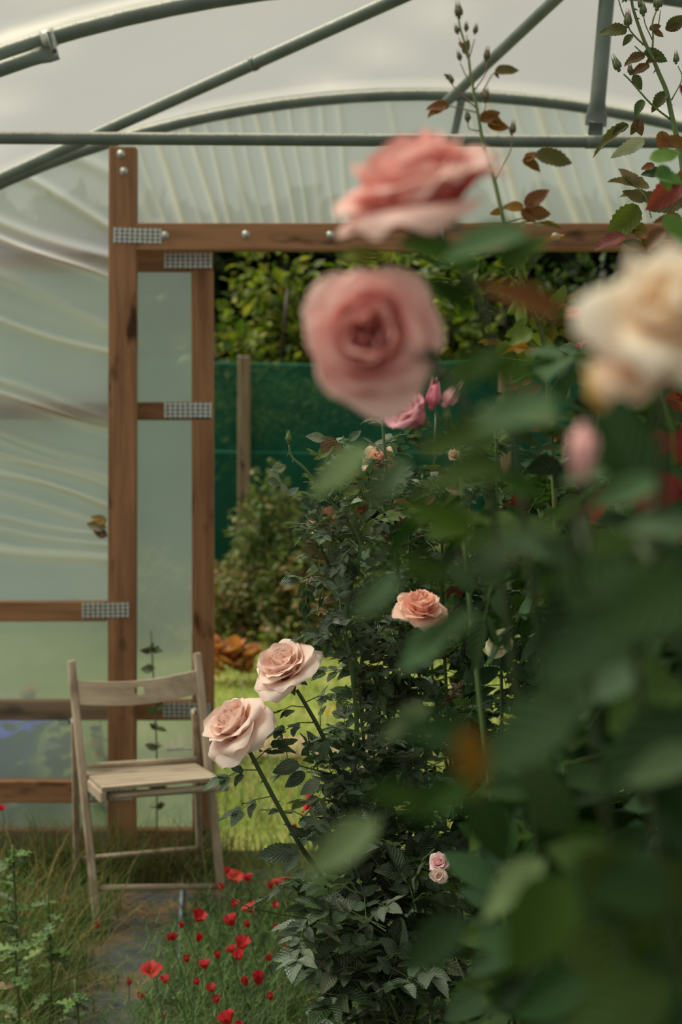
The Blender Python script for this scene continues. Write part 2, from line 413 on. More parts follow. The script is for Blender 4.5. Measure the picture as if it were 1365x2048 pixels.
g = MB(); g.tube([(xl+(xr-xl)*k/40, y, bl.z+sl*(xl+(xr-xl)*k/40-bl.x)) for k in range(41)], .0178, 14); g.build('tube', M['tube'], bar)
g = MB(); c = P(1190, 282.5, y); g.tube([c-Vector((.025, 0, 0)), c+Vector((.025, 0, 0))], .0205, 14)
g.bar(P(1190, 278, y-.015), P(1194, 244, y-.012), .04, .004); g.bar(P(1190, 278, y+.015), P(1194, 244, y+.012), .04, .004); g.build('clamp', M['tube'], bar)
def brace(label, a, b, r, e0, e1, sleeve=None):
    o = thing('brace_tube', label, 'brace', (Vector(a)+Vector(b))/2, 'straight brace tubes of the polytunnel')
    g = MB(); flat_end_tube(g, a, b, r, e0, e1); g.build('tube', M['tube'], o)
    if sleeve:
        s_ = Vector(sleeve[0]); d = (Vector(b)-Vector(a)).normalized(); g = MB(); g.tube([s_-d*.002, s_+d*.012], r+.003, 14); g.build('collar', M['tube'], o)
a_, b_ = P(-60, 384, 4.90), P(905, -52, 3.66)
ts = .63; 
brace('long slanting grey tube running from lower left up towards the roof ridge', a_, b_, .0195, False, False, ((a_+(b_-a_)*.655),))
brace('short slanting tube at the top centre behind the tall bronze rose shoot', P(893, 205, 4.88), P(1150, -38, 3.68), .0185, False, False)
brace('steep tube at the top right with flattened end clamped to the crossbar', P(1192, 252, 3.70), P(1216, -20, 3.70), .0215, True, False)
brace('tube with flattened end clamped under the hoop at the top left corner', P(112, 100, 3.70), P(-190, 204, 3.60), .0205, True, False)
brace('short stub of tube between end hoop and door beam behind the upper pink rose', P(926, 190, 4.93), P(872, 448, 4.93), .014, False, False)

# timber frame
def plate(parent, px, py, wpx, hpx, D, tilt=0):
    c = P(px, py, D); W = wpx/F*D; H = hpx/F*D
    g = MB(); nx, nz = 9, 4
    rot = Matrix.Rotation(R(tilt), 3, 'Y'); T = .0022
    # plate as strips with punched slots between them
    for k in range(nz):
        z = -H/2+H*(k+.5)/nz; g.box(c+rot @ Vector((0, 0, z)), (W, T, H/nz*.42), rot, 0)
    for k in range(nx+1):
        x = -W/2+W*k/nx; g.box(c+rot @ Vector((x*.985, 0, 0)), (W/nx*.42, T*1.02, H), rot, 0)
    p = g.build('nail_plate', M['zinc'], parent, smooth=False); p['label'] = 'punched zinc nail plate'
    g = MB()
    g.box(c+Vector((0, .0016, 0)), (W*.97, .001, H*.95), rot, 0)
    for i in range(nx):
        for k in range(nz-1):
            if (i+k) % 2: g.lathe(c+rot @ Vector((-W/2+W*(i+.5)/nx, -.001, -H/2+H*(k+1)/nz)), (0, -1, 0), [(.0052, 0), (.0042, .0018), (0, .0018)], 6)
    g.build('nails', M['hole'], p, smooth=False)
frame = thing('timber_door_frame', 'brown timber frame of posts, lintel and rails holding the film end wall', 'door frame', (-.79, 4.88, 0))
TY, TT = 4.888, .050
def tim(name, x0, y0, x1, y1, parent, D=TY, mat=None, thk=TT, lean=0):
    a = P(x0, y0, D-thk/2); b = P(x1, y1, D-thk/2); g = MB()
    cx, cz = (a.x+b.x)/2, (a.z+b.z)/2; W, H = abs(b.x-a.x), abs(a.z-b.z)
    rot = Matrix.Rotation(R(lean), 3, 'Y')
    g.box((cx, D, cz), (W, thk, H), rot, .003); return g.build(name, mat or (M['wood_v'] if H > W else M['wood_h']), parent, smooth=False)
tim('post', 216, 293, 271, 1745, frame, lean=.1)
tim('lintel', 271, 446, 1470, 500, frame)
tim('rail', -700, 1204, 212, 1243, frame)
tim('rail', -700, 1563, 212, 1606, frame)
tim('post', 1442, 293, 1497, 1745, frame)
plate(frame, 275, 471, 93, 31, TY-.0275, -1.5*-1); plate(frame, 211, 1220, 91, 31, TY-.0275, -1); plate(frame, 218, 1588, 90, 26, TY-.0275, 0)
def bolt(parent, px, py, D, r=.011):
    g = MB(); c = P(px, py, D); g.lathe(c, (0, -1, 0), [(r*1.35, 0), (r*1.35, .002), (r*.95, .002), (r*.9, .006), (r*.5, .010), (0, .011)], 12); b = g.build('bolt', M['zinc'], parent); b['label'] = 'domed zinc bolt head'
for (px, py) in ((242, 308), (248, 343), (330, 471), (492, 469), (661, 470), (1112, 474)): bolt(frame, px, py, TY-.0255)
g = MB(); a = P(872, 462, TY-.03); g.box(a, (.05, .006, .09), None, .001); g.box(a+Vector((0, .02, .05)), (.05, .05, .006), None, .001); g.build('bracket', M['zinc'], frame, smooth=False)
# sliding door
DY = 5.02
door = thing('sliding_door', 'sliding timber and film door standing half open behind the frame, zinc plates at its corners', 'door', (-.9, DY, 0))
def dt(name, x0, y0, x1, y1, lean=0): tim(name, x0, y0, x1, y1, door, DY, thk=.045, lean=lean)
dt('stile', 384, 540, 427, 1700, -.12); dt('stile', -280, 540, -240, 1700)
for (a, b) in ((502, 542), (804, 840), (1402, 1441), (1660, 1700)): dt('rail', -280, a, 424, b)
g = MB(); a = P(-280, 520, DY+.026); b = P(424, 1690, DY+.026); g.box(((a.x+b.x)/2, DY+.026, (a.z+b.z)/2), (b.x-a.x, .001, a.z-b.z)); g.build('film_panel', M['door_film'], door, smooth=False, fold=np.zeros(8))
for (px, py) in ((376, 521), (376, 820), (374, 1420)): plate(door, px, py, 92, 31, DY-.0245)
g = MB(); g.tube([P(335, 1499, 5.0), P(360, 1497, 4.99), P(388, 1498, 4.995)], [.006, .005, .005], 8); g.build('pull_handle', M['white'], door)

# ------------------------------------------------------------------ folding chair
def make_chair():
    D0 = 4.02
    o = thing('folding_chair', 'weathered pale wooden folding chair standing on the path before the film door', 'chair', P(310, 1800, 4.2)); 
    # corner points from the frame: front legs run from back-post tops down to front feet
    TL, TR = P(142, 1322, 4.36), P(394, 1306, 4.47)          # tops of the long posts
    FLp, FRp = P(196, 1862, 4.04), P(449, 1792, 4.42)
    FLp.z = .012; FRp.z = .012
    FLp = Vector((P(196, 1862, 4.14).x, 4.14, .012)); FRp = Vector((P(449, 1800, 4.26).x, 4.26, .012))
    RLt, RRt = P(150, 1440, 4.33), P(390, 1425, 4.44)        # hinge points of the rear legs near the back
    RL = Vector((P(152, 1740, 4.58).x, 4.60, .012)); RR = Vector((P(401, 1725, 4.72).x, 4.72, .012))
    side = (FRp-FLp).normalized()
    def leg(a, b, w_, t_, n='leg'):
        g = MB(); g.bar(a, b, w_, t_, side, .004); return g.build(n, M['chair_v'], o, smooth=False)
    leg(TL, FLp, .024, .036); leg(TR, FRp, .024, .036)
    def lp(a, b, t): return a+(b-a)*t
    hl, hr = lp(TL, FLp, .23)+side*-.0, lp(TR, FRp, .23)
    leg(hl+Vector((-.012, .02, 0)), RL, .020, .034); leg(hr+Vector((-.03, .02, 0)), RR, .020, .034)
    for p in (hl, hr): g = MB(); g.lathe(p-side*.022, -side, [(0, .004), (.008, .004), (.009, 0)], 10); g.build('hinge', M['black'], o)
    # curved back rail with a round hole
    a0, b0 = lp(TL, FLp, .075), lp(TR, FRp, .065); a1, b1 = lp(TL, FLp, .165), lp(TR, FRp, .155)
    nx, nz = 48, 12; hc = .5; Vv = []; th = .012
    n = side.cross(Vector((0, 0, 1))).normalized()
    top0 = lambda u: a0.lerp(b0, u); bot0 = lambda u: a1.lerp(b1, u)
    Wd = (b0-a0).length; Hd = (a1-a0).length; rh = .0115
    for layer in (0, 1):
        for i in range(nx+1):
            for j in range(nz+1):
                u, v = i/nx, j/nz
                # pull the grid round the hole
                dx, dz = (u-.5)*Wd, (v-.42)*Hd; r = math.hypot(dx, dz)
                if 0 < r < .03: k = (rh+(r/.03)*(.03-rh))/r; dx *= k; dz *= k
                u2, v2 = dx/Wd+.5, dz/Hd+.42
                p = top0(u2).lerp(bot0(u2), v2) + n*(-1)*(-.035*math.sin(math.pi*u2)) + n*(th if layer else 0) + Vector((0, 0, -.012*math.sin(math.pi*u2)))
                Vv.append(p)
    def id_(l, i, j): return l*(nx+1)*(nz+1)+i*(nz+1)+j
    fs = []; ci, cj = nx//2, round(.42*nz)
    hole = {(ci-1, cj-1), (ci, cj-1), (ci-1, cj), (ci, cj)}
    hole = set()
    for i in range(nx):
        for j in range(nz):
            u, v = (i+.5)/nx, (j+.5)/nz
            if math.hypot((u-.5)*Wd, (v-.42)*Hd) < .0065: hole.add((i, j))
    for i in range(nx):
        for j in range(nz):
            if (i, j) in hole:
                for (di, dj, e) in ((-1, 0, ((i, j), (i, j+1))), (1, 0, ((i+1, j), (i+1, j+1))), (0, -1, ((i, j), (i+1, j))), (0, 1, ((i, j+1), (i+1, j+1)))):
                    if (i+di, j+dj) not in hole: fs.append((id_(0, *e[0]), id_(0, *e[1]), id_(1, *e[1]), id_(1, *e[0])))
                continue
            fs.append((id_(0, i, j), id_(0, i+1, j), id_(0, i+1, j+1), id_(0, i, j+1))); fs.append((id_(1, i, j), id_(1, i, j+1), id_(1, i+1, j+1), id_(1, i+1, j)))
    for i in range(nx):
        for j in (0, nz): fs.append((id_(0, i, j), id_(1, i, j), id_(1, i+1, j), id_(0, i+1, j)))
    for j in range(nz):
        for i in (0, nx): fs.append((id_(0, i, j), id_(0, i, j+1), id_(1, i, j+1), id_(1, i, j)))
    g = MB(); g.add(Vv, fs); g.build('backrest', M['chair'], o, smooth=False)
    # seat: side runners, slats, end dowel
    sl0, sr0 = lp(TL, FLp, .435)+side*.014, lp(TR, FRp, .425)-side*.014
    fwd = Vector((side.y, -side.x, 0)).normalized()
    zs = .455; FLc = P(207, 1583, 4.02); FRc = P(436, 1562, 4.14); BL_ = P(168, 1547, 4.38); BR_ = P(385, 1531, 4.48)
    for (a, b) in ((BL_, FLc), (BR_, FRc)):
        g = MB(); g.bar(a-Vector((0, 0, .018)), b-Vector((0, 0, .018)), .020, .036, side, .004); g.build('seat_runner', M['chair'], o, smooth=False)
    ns = 6
    for k in range(ns):
        t0, t1 = (k+.04)/ns, (k+.96)/ns
        a, b, c_, d_ = BL_.lerp(FLc, t0), BR_.lerp(FRc, t0), BR_.lerp(FRc, t1), BL_.lerp(FLc, t1)
        ex = side*.004; up = Vector((0, 0, .011)); g = MB(); lo = [a-ex, b+ex, c_+ex, d_-ex]
        g.add(lo+[x+up for x in lo], [(0, 3, 2, 1), (4, 5, 6, 7), (0, 1, 5, 4), (1, 2, 6, 5), (2, 3, 7, 6), (3, 0, 4, 7)]); g.build('seat_slat', M['chair'], o, smooth=False)
    def dowel(a, b, r, n_): g = MB(); g.tube([a, b], r, 10); g.build(n_, M['chair'], o)
    dowel(P(175, 1532, 4.36), P(393, 1519, 4.47), .010, 'back_dowel')
    dowel(FLc+Vector((-.01, .03, -.022)), FRc+Vector((.03, .02, -.024)), .012, 'seat_dowel')
    dowel(lp(hl, RL, .845), lp(hr, RR, .845), .0085, 'rear_stretcher')
    dowel(lp(TL, FLp, .845), lp(TR, FRp, .885), .010, 'front_stretcher')
    return o
make_chair()

# ------------------------------------------------------------------ leaves, stems, flowers
def leaflet(nv, serr, fold_, curl, twist, asp=.62, wave=0, lobed=0):
    vs_, qs = [], []; us = [-1, -.55, 0, .55, 1]
    for i in range(nv+1):
        v = i/nv; hw = .5*asp*(math.sin(math.pi*min(1, v*.97+.03)**.8)**.8)*(1.0-.12*v)
        if v > .999: hw = 0.004
        if i == 0: hw = .02
        if serr and 0 < i < nv: hw *= (1+serr*(.5 if i % 2 else -.5))
        if lobed and 0 < i < nv: hw *= (1 if i % 3 else .35)
        tw = twist*(v-.3)
        for u in us:
            x = u*hw; zz = fold_*abs(x) - curl*v*v + wave*math.sin(v*14+u*2)*abs(u)*.5
            y_ = v - (lobed*.12 if i % 3 == 0 else 0)*abs(u) + serr*.04*abs(u)*(1 if i % 2 else 0)
            vs_.append((x*math.cos(tw)-zz*math.sin(tw), y_, zz*math.cos(tw)+x*math.sin(tw))); qs.append((u, v, 0))
    f = [(i*5+k, i*5+k+1, (i+1)*5+k+1, (i+1)*5+k) for i in range(nv) for k in range(4)]
    return np.array(vs_), np.array(f), np.array(qs, float)
HI = [leaflet(17, .16, U(.15, .6), U(.0, .35), U(-.5, .5), U(.54, .70), .03) for _ in range(10)]
LO = [leaflet(6, 0, U(.1, .5), U(.0, .3), U(-.4, .4), U(.54, .70)) for _ in range(6)]
def put_leaf(mb, tpl, pos, d, up, L, col):
    d = Vector(d).normalized(); up = Vector(up); up = up - d*up.dot(d)
    if up.length < 1e-4: up = d.orthogonal()
    up.normalize(); s = d.cross(up)
    m = np.array([s, d, up])*L
    v, f, q = tpl; mb.add(v @ m + np.array(pos), f, col, q)
def rc(base, var=.25):
    k = 1+U(-var, var); return tuple(max(0, c*k*(1+U(-.10, .10))) for c in base)
def rv(): return Vector((random.gauss(0, 1), random.gauss(0, 1), random.gauss(0, 1))).normalized()
GRN = [(.040, .085, .040), (.055, .105, .050), (.030, .065, .034), (.075, .12, .045)]
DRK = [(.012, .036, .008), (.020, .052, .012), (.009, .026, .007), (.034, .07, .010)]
GREY = [(.15, .21, .15), (.11, .165, .11), (.075, .125, .07), (.19, .24, .18)]  # grey greens, lightened to paint highlights on the sharp leaves
BRZ = [(.17, .080, .016), (.20, .095, .014), (.10, .080, .02), (.17, .065, .018)]
RED = [(.20, .035, .03), (.14, .03, .028), (.12, .055, .02)]
LIME = [(.13, .20, .03), (.16, .20, .04)]
def compound(mb, pos, d, size, cols, tpls=HI, n=5, stemcol=(.09, .15, .04)):
    d = Vector(d).normalized(); up = (Vector((0, 0, 1)) + rv()*.45).normalized(); side = d.cross(up).normalized(); up = side.cross(d)
    col = random.choice(cols); L = size; end = Vector(pos)+d*L*1.5+Vector((0, 0, -.15*L)); mid = Vector(pos)+d*L*.8+up*.12*L
    mb.tube([Vector(pos), mid, end], [.0011, .0009, .0007], 4, stemcol, cap=False)
    put_leaf(mb, random.choice(tpls), end, d+Vector((0, 0, -.15))+rv()*.12, up+rv()*.25, L*1.05, rc(col))
    for k, t in ((.93, 1.0), (.5, .85))[:(n-1)//2]:
        q = Vector(pos).lerp(end, k)
        for s_ in (-1, 1):
            put_leaf(mb, random.choice(tpls), q, side*s_*1.1+d*.75+rv()*.2-Vector((0, 0, .1)), up+rv()*.35, L*t*U(.8, 1.05), rc(col))
def cane(parent, pts, r0, r1, col=(.07, .13, .04), name='cane', label=None, n=6, thorns=True):
    sp = smooth(pts, n); m = len(sp); rs = [r0+(r1-r0)*i/(m-1) for i in range(m)]
    g = MB(); g.tube(sp, rs, 8, col)
    if thorns:
        for i in range(2, m-2, 3):
            d = (sp[i+1]-sp[i]).normalized(); o_ = d.cross(rv()).normalized(); q = sp[i]+o_*rs[i]*.8
            g.tube([q, q+o_*.004-d*.002, q+o_*.006-d*.0045], [.0016, .0008, .0001], 4, (.10, .09, .04), cap=False)
    o = g.build(name, M['stem'], parent)
    if label: o['label'] = label
    return sp
def leafy(mb, sp, t0, t1, step, size, cols, tpls=HI, n=5, spread=.9):
    acc = 0; az = U(0, 6)
    L = sum((sp[i+1]-sp[i]).length for i in range(len(sp)-1)); s0 = 0
    for i in range(len(sp)-1):
        seg = (sp[i+1]-sp[i]); l = seg.length; s0 += l
        if s0/L < t0 or s0/L > t1: continue
        acc += l
        while acc > step:
            acc -= step*U(.7, 1.3); az += 2.4; d = seg.normalized(); a = d.orthogonal().normalized(); b = d.cross(a)
            out = a*math.cos(az)+b*math.sin(az)
            compound(mb, sp[i], out*spread+d*.5+rv()*.2+Vector((0, 0, .1)), size*U(.75, 1.2), cols, tpls, n)
def bloom(parent, c, axis, size, inner, outer, npet=30, openn=1.0, seedv=1, name='rose_flower', label=None, ruffle=.05, sep=True, flop=0, point=.0, base_col=None):
    rs = random.Random(seedv); ax = Vector(axis).normalized(); u0 = ax.orthogonal().normalized(); w0 = ax.cross(u0); g = MB(); nu, nv = 10, 9
    for i in range(npet):
        t = (i/(npet-1))**.85; az = i*2.39996+rs.uniform(-.2, .2)
        th0 = R((4+46*t)*openn+rs.uniform(-8, 8)); th1 = R((-28+ (128+flop)*t)*openn+rs.uniform(-15, 15))
        L = size*.5*(.62+.50*t)*rs.uniform(.9, 1.08); Wd = size*(.19+.20*t)*rs.uniform(.88, 1.1); r0 = size*(.012+.05*t)
        roll = R(rs.uniform(10, 60))*t; rz = rs.uniform(0, 6); tilt = rs.uniform(-.12, .12)
        V = []; Cc = []
        r = r0; z = -size*.10*t; prev = 0
        prof = []
        for j in range(nv+1):
            v = j/nv; th = th0+(th1-th0)*v**1.3+roll*max(0, v-.75)*4
            if j: r += math.sin(th)*L/nv; z += math.cos(th)*L/nv
            prof.append((max(r, .0005), z, th))
        Rw = size*(.10+.32*t)
        for j in range(nv+1):
            v = j/nv; r, z, th = prof[j]
            hw = Wd*(.22+.78*min(1, v*1.5)**.8)*(math.sqrt(max(0, 1-max(0, (v-.62)/.40)**2.4)) if v > .62 else 1)
            hw = max(hw, Wd*.08) if not point else max(hw*(1-point*max(0, v-.5)), Wd*.03)
            for k in range(nu+1):
                u = -1+2*k/nu; x = u*hw*1.25
                rr = r-Rw+Rw*math.cos(x/Rw) + ruffle*size*math.sin(rz+u*2.5+v*3)*v*.5; yy = Rw*math.sin(x/Rw)
                zz = z + tilt*x + ruffle*size*math.sin(rz*2+u*3.6)*v*v + .035*size*abs(u)**2*v*t*(-1 if t > .7 else .4)
                ca, sa = math.cos(az), math.sin(az); X, Y = rr*ca-yy*sa, rr*sa+yy*ca
                V.append(Vector(c)+(u0*X+w0*Y+ax*zz))
                m_ = min(1, max(0, (v*.75+t*.45-.15))); cc = [inner[q]*(1-m_)+outer[q]*m_ for q in range(3)]
                if base_col and v < .3: cc = [cc[q]*(v/.3)+base_col[q]*(1-v/.3) for q in range(3)]
                Cc.append(cc)
        g.add(V, [(j*(nu+1)+k, j*(nu+1)+k+1, (j+1)*(nu+1)+k+1, (j+1)*(nu+1)+k) for j in range(nv) for k in range(nu)], np.array(Cc))
    fl = g.build(name, M['petal'], parent)
    if label: fl['label'] = label
    if sep:
        g = MB(); g.lathe(Vector(c)-ax*size*.16, ax, [(.0, -.004), (size*.035, 0), (size*.055, size*.04), (size*.06, size*.09), (size*.02, size*.12)], 10, (.08, .14, .045))
        for k in range(5):
            a = k*1.2566; d = u0*math.cos(a)+w0*math.sin(a)
            put_leaf(g, LO[k], Vector(c)-ax*size*.09, d-ax*.5, ax, size*.26, (.09, .15, .05))
        g.build('sepals', M['leaf'], fl)
    return fl
def bud(parent, c, axis, L, col=(.10, .16, .06), tip=None, name='rosebud', label=None):
    ax = Vector(axis).normalized(); g = MB(); c = Vector(c)
    prof = [(0, -.35), (.10, -.33), (.13, -.25), (.12, -.18), (.20, -.08), (.25, .08), (.24, .25), (.16, .45), (.07, .6), (0, .68)]
    g.lathe(c, ax, [(r*L, h*L) for r, h in prof], 12, col)
    u0 = ax.orthogonal().normalized(); w0 = ax.cross(u0)
    for k in range(5):
        a = k*1.2566+.3; d = u0*math.cos(a)+w0*math.sin(a)
        g.tube([c+d*.22*L-ax*.1*L, c+d*.26*L+ax*.15*L, c+d*.17*L+ax*.5*L, c+d*.12*L+ax*.95*L], [.05*L, .06*L, .045*L, .004*L], 5, tuple(x*1.2 for x in col))
    b = g.build(name, M['stem'], parent)
    if label: b['label'] = label
    if tip:
        g = MB(); g.lathe(c, ax, [(.0, .1*L), (.2*L, .2*L), (.19*L, .42*L), (.10*L, .62*L), (0, .75*L)], 10, tip); g.build('petal_tip', M['petal'], b)
    return b
def leafpx(mb, x0, y0, x1, y1, D, cols, D1=None, up=None, tpls=HI, asp=1.0):
    a, b = P(x0, y0, D), P(x1, y1, D1 or D); d = b-a
    u = Vector(up) if up is not None else (Vector((0, -1, .35))+rv()*.35)
    v, f, q = random.choice(tpls); put_leaf(mb, (v*np.array([asp, 1, 1]), f, q), a, d, u, d.length, rc(random.choice(cols), .15))

PINK_I, PINK_O = (.97, .62, .50), (.97, .83, .76)
# ---- focus bush: two pale pink roses, long canes
bush = thing('rose_bush', 'sharp rose bush with two open pale pink roses reaching left towards the chair', 'rose bush', (.12, 2.45, 0), 'rose bushes')
fo = MB()
base1 = Vector((.10, 2.42, .0)); base2 = Vector((.22, 2.5, .0)); base3 = Vector((.12, 2.55, 0))
s1 = cane(bush, [base1, P(760, 2150, 2.36), P(662, 1800, 2.32), P(600, 1690, 2.3), P(545, 1590, 2.28), P(502, 1508, 2.27), P(486, 1478, 2.27)], .0050, .0034, (.06, .11, .04))
s2 = cane(bush, [base2, P(790, 2050, 2.42), P(720, 1640, 2.38), P(672, 1530, 2.36), P(640, 1460, 2.34), P(612, 1410, 2.33), P(594, 1380, 2.33)], .0050, .0032, (.06, .11, .04))
s3 = cane(bush, [base3, P(800, 1900, 2.44), P(722, 1650, 2.4), P(708, 1560, 2.39), P(714, 1450, 2.38), P(704, 1340, 2.37), P(690, 1230, 2.38), P(720, 1090, 2.38), P(660, 1000, 2.37), P(612, 940, 2.36), P(585, 915, 2.36), P(578, 890, 2.36)], .0055, .0018, (.08, .15, .05))
bloom(bush, P(478, 1458, 2.26), (-.55, -.42, .72), .126, PINK_I, PINK_O, 27, 1.06, 11, label='lower open pale pink rose, nearest the chair', ruffle=.02, flop=14)
bloom(bush, P(576, 1345, 2.32), (-.38, -.45, .80), .126, PINK_I, PINK_O, 28, 1.04, 23, label='upper open pale pink rose', ruffle=.02, flop=10)
bud(bush, P(577, 880, 2.36), (-.05, 0, 1), .019, (.10, .17, .05), label='green closed bud')
# leaves on the two rose canes
for (x0, y0, D, sc_) in ((530, 1560, 2.28, .038), (560, 1620, 2.29, .030)): pass
for (a, b) in (((520, 1540), (-1, -.3, -.05)), ((545, 1592), (-1, -.25, -.3)), ((512, 1520), (.6, -.4, .5))):
    compound(fo, P(*a, 2.28), b, .040, [GRN[0], GRN[2]], n=5)
for (a, b, s_) in (((610, 1405), (.9, -.3, .3), .036), ((632, 1445), (-1, -.3, -.1), .040), ((618, 1415), (-1, -.3, 0), .038), ((640, 1460), (1, -.2, .1), .03)):
    compound(fo, P(*a, 2.33), b, s_, [GRN[0], GREY[1]], n=5)
leafpx(fo, 640, 1265, 600, 1265, 2.33, GRN)
leafy(fo, s1, .35, .72, .04, .045, GREY+GRN); leafy(fo, s2, .35, .8, .035, .042, GREY+GRN); leafy(fo, s3, .30, .66, .020, .032, GREY+GRN)
leafy(fo, s3, .66, .95, .022, .026, GREY+LIME, n=5)
# extra canes of that bush
for (pts, r0, r1, t0, cols, size, step) in (
    ([P(880, 2300, 2.55), P(830, 1500, 2.5), P(802, 1200, 2.5), P(790, 1080, 2.5), P(775, 950, 2.5), P(764, 830, 2.5)], .0060, .0035, .35, GREY+GRN, .036, .030),
    ([P(900, 2300, 2.6), P(850, 1500, 2.6), P(820, 1090, 2.6), P(838, 1000, 2.6), P(846, 950, 2.6)], .005, .003, .4, GRN+GREY, .034, .03),
    ([P(960, 2300, 2.7), P(900, 1500, 2.65), P(885, 1090, 2.6), P(903, 985, 2.6), P(915, 900, 2.6)], .005, .003, .4, GRN+RED, .034, .03),
    ([P(730, 1500, 2.4), P(700, 1230, 2.42), P(660, 1140, 2.42), P(640, 1080, 2.4), P(655, 1050, 2.4)], .004, .0025, .2, GREY+BRZ[:1], .032, .026),
    ([P(705, 1330, 2.38), P(670, 1260, 2.36), P(640, 1235, 2.36)], .003, .002, .1, GREY+GRN+BRZ[:1], .028, .018),
    ([P(700, 1180, 2.4), P(640, 1150, 2.38), P(600, 1160, 2.37)], .003, .002, .1, GREY+GRN, .032, .020),
    ([P(690, 1070, 2.4), P(655, 1050, 2.38), P(620, 1050, 2.37)], .003, .002, .1, GREY, .028, .018),
    ([P(640, 990, 2.4), P(660, 900, 2.4), P(690, 875, 2.4)], .0028, .0016, .2, GREY+LIME, .028, .022),
    ([P(800, 2300, 2.35), P(745, 1850, 2.25), P(700, 1780, 2.22), P(640, 1760, 2.2)], .004, .0025, .3, GREY+DRK, .05, .03),
    ([P(830, 2350, 2.3), P(760, 1980, 2.2), P(680, 1890, 2.18), P(600, 1880, 2.15)], .004, .0025, .3, GREY+DRK, .05, .03),
    ([P(860, 2350, 2.3), P(800, 2050, 2.2), P(740, 1950, 2.18), P(700, 1900, 2.2)], .004, .0025, .2, GREY+DRK, .048, .025),
    ([P(740, 1750, 2.38), P(700, 1640, 2.36), P(650, 1600, 2.34), P(600, 1640, 2.33)], .003, .002, .2, GREY+GRN, .042, .03),
    ([P(715, 1560, 2.39), P(650, 1545, 2.36), P(560, 1520, 2.35)], .0025, .0015, .2, GREY+GRN, .036, .03),
    ([P(790, 1700, 2.5), P(760, 1500, 2.45), P(760, 1380, 2.42), P(740, 1330, 2.4)], .004, .002, .1, GRN+GREY+DRK, .042, .022)):
    sp = cane(bush, pts, r0*.75, r1*.75, (.09, .15, .05)); leafy(fo, sp, t0, 1, step*.62, size*.85, cols)
for (x, y, D_, rx, ry, n_, sz, cs) in ((700, 1000, 2.42, 70, 60, 26, .026, GREY+GRN+LIME[:1]), (800, 1010, 2.5, 80, 90, 40, .028, GREY+GRN+BRZ[:1]+RED[:1]), (700, 1120, 2.42, 70, 70, 26, .028, GREY+GRN),
        (640, 1090, 2.4, 30, 40, 8, .026, GREY), (680, 1230, 2.4, 50, 40, 18, .026, GREY+GRN+BRZ[:1]), (780, 1330, 2.5, 70, 110, 46, .036, GRN+GREY+DRK), (790, 1520, 2.45, 80, 110, 50, .040, GRN+GREY+DRK), (680, 1560, 2.36, 60, 80, 14, .038, GREY+GRN),
        (760, 1720, 2.35, 90, 90, 46, .040, GREY+GRN+DRK), (760, 1900, 2.25, 110, 110, 60, .044, GREY+GRN+DRK), (660, 1780, 2.25, 60, 50, 12, .044, GREY+GRN), (900, 1020, 2.6, 60, 90, 30, .028, GREY+GRN+RED[:1]), (870, 1850, 2.3, 90, 140, 46, .042, GRN+GREY[2:3]+DRK)):
    for _ in range(n_): compound(fo, P(x+random.gauss(0, .5)*rx, y+random.gauss(0, .5)*ry, D_+U(-.10, .10)), rv()+Vector((-.3, 0, .1)), sz*U(.75, 1.25), cs)
for args in ((538, 940, 560, 960), (535, 958, 562, 972), (575, 985, 560, 965), (575, 990, 598, 975), (600, 1055, 588, 1048), (562, 1165, 600, 1160), (545, 938, 570, 930)):
    leafpx(fo, *args, 2.36, GREY)
leafpx(fo, 610, 1092, 650, 1120, 2.36, BRZ[2:3]); leafpx(fo, 650, 878, 612, 872, 2.36, GREY); leafpx(fo, 700, 882, 722, 860, 2.36, GRN)
leafpx(fo, 640, 880, 690, 905, 2.36, RED[2:]); leafpx(fo, 640, 915, 668, 885, 2.36, LIME); leafpx(fo, 720, 978, 680, 985, 2.36, LIME)
leafpx(fo, 785, 1008, 830, 1015, 2.4, BRZ[:1]); leafpx(fo, 852, 1010, 870, 990, 2.4, RED); leafpx(fo, 930, 985, 892, 975, 2.4, RED); leafpx(fo, 570, 1915, 600, 1895, 2.2, GREY)
for args in ((585, 1700, 515, 1712), (600, 1700, 562, 1690), (598, 1705, 560, 1745), (660, 1660, 622, 1640), (640, 1650, 665, 1690), (655, 1480, 640, 1520), (600, 1530, 545, 1545), (610, 1545, 570, 1575), (640, 1560, 600, 1590)): leafpx(fo, *args, 2.28, GREY+GRN)
leafpx(fo, 605, 1905, 545, 1920, 2.15, GREY, up=(0, -.7, .9))
fo.build('foliage', M['leaf'], bush)
# small thin stem reaching left at the foot
cane(bush, [P(700, 1850, 2.3), P(600, 1835, 2.25), P(500, 1815, 2.2), P(450, 1785, 2.18), P(437, 1770, 2.18)], .0014, .0008, (.12, .17, .05), name='twig', thorns=False)

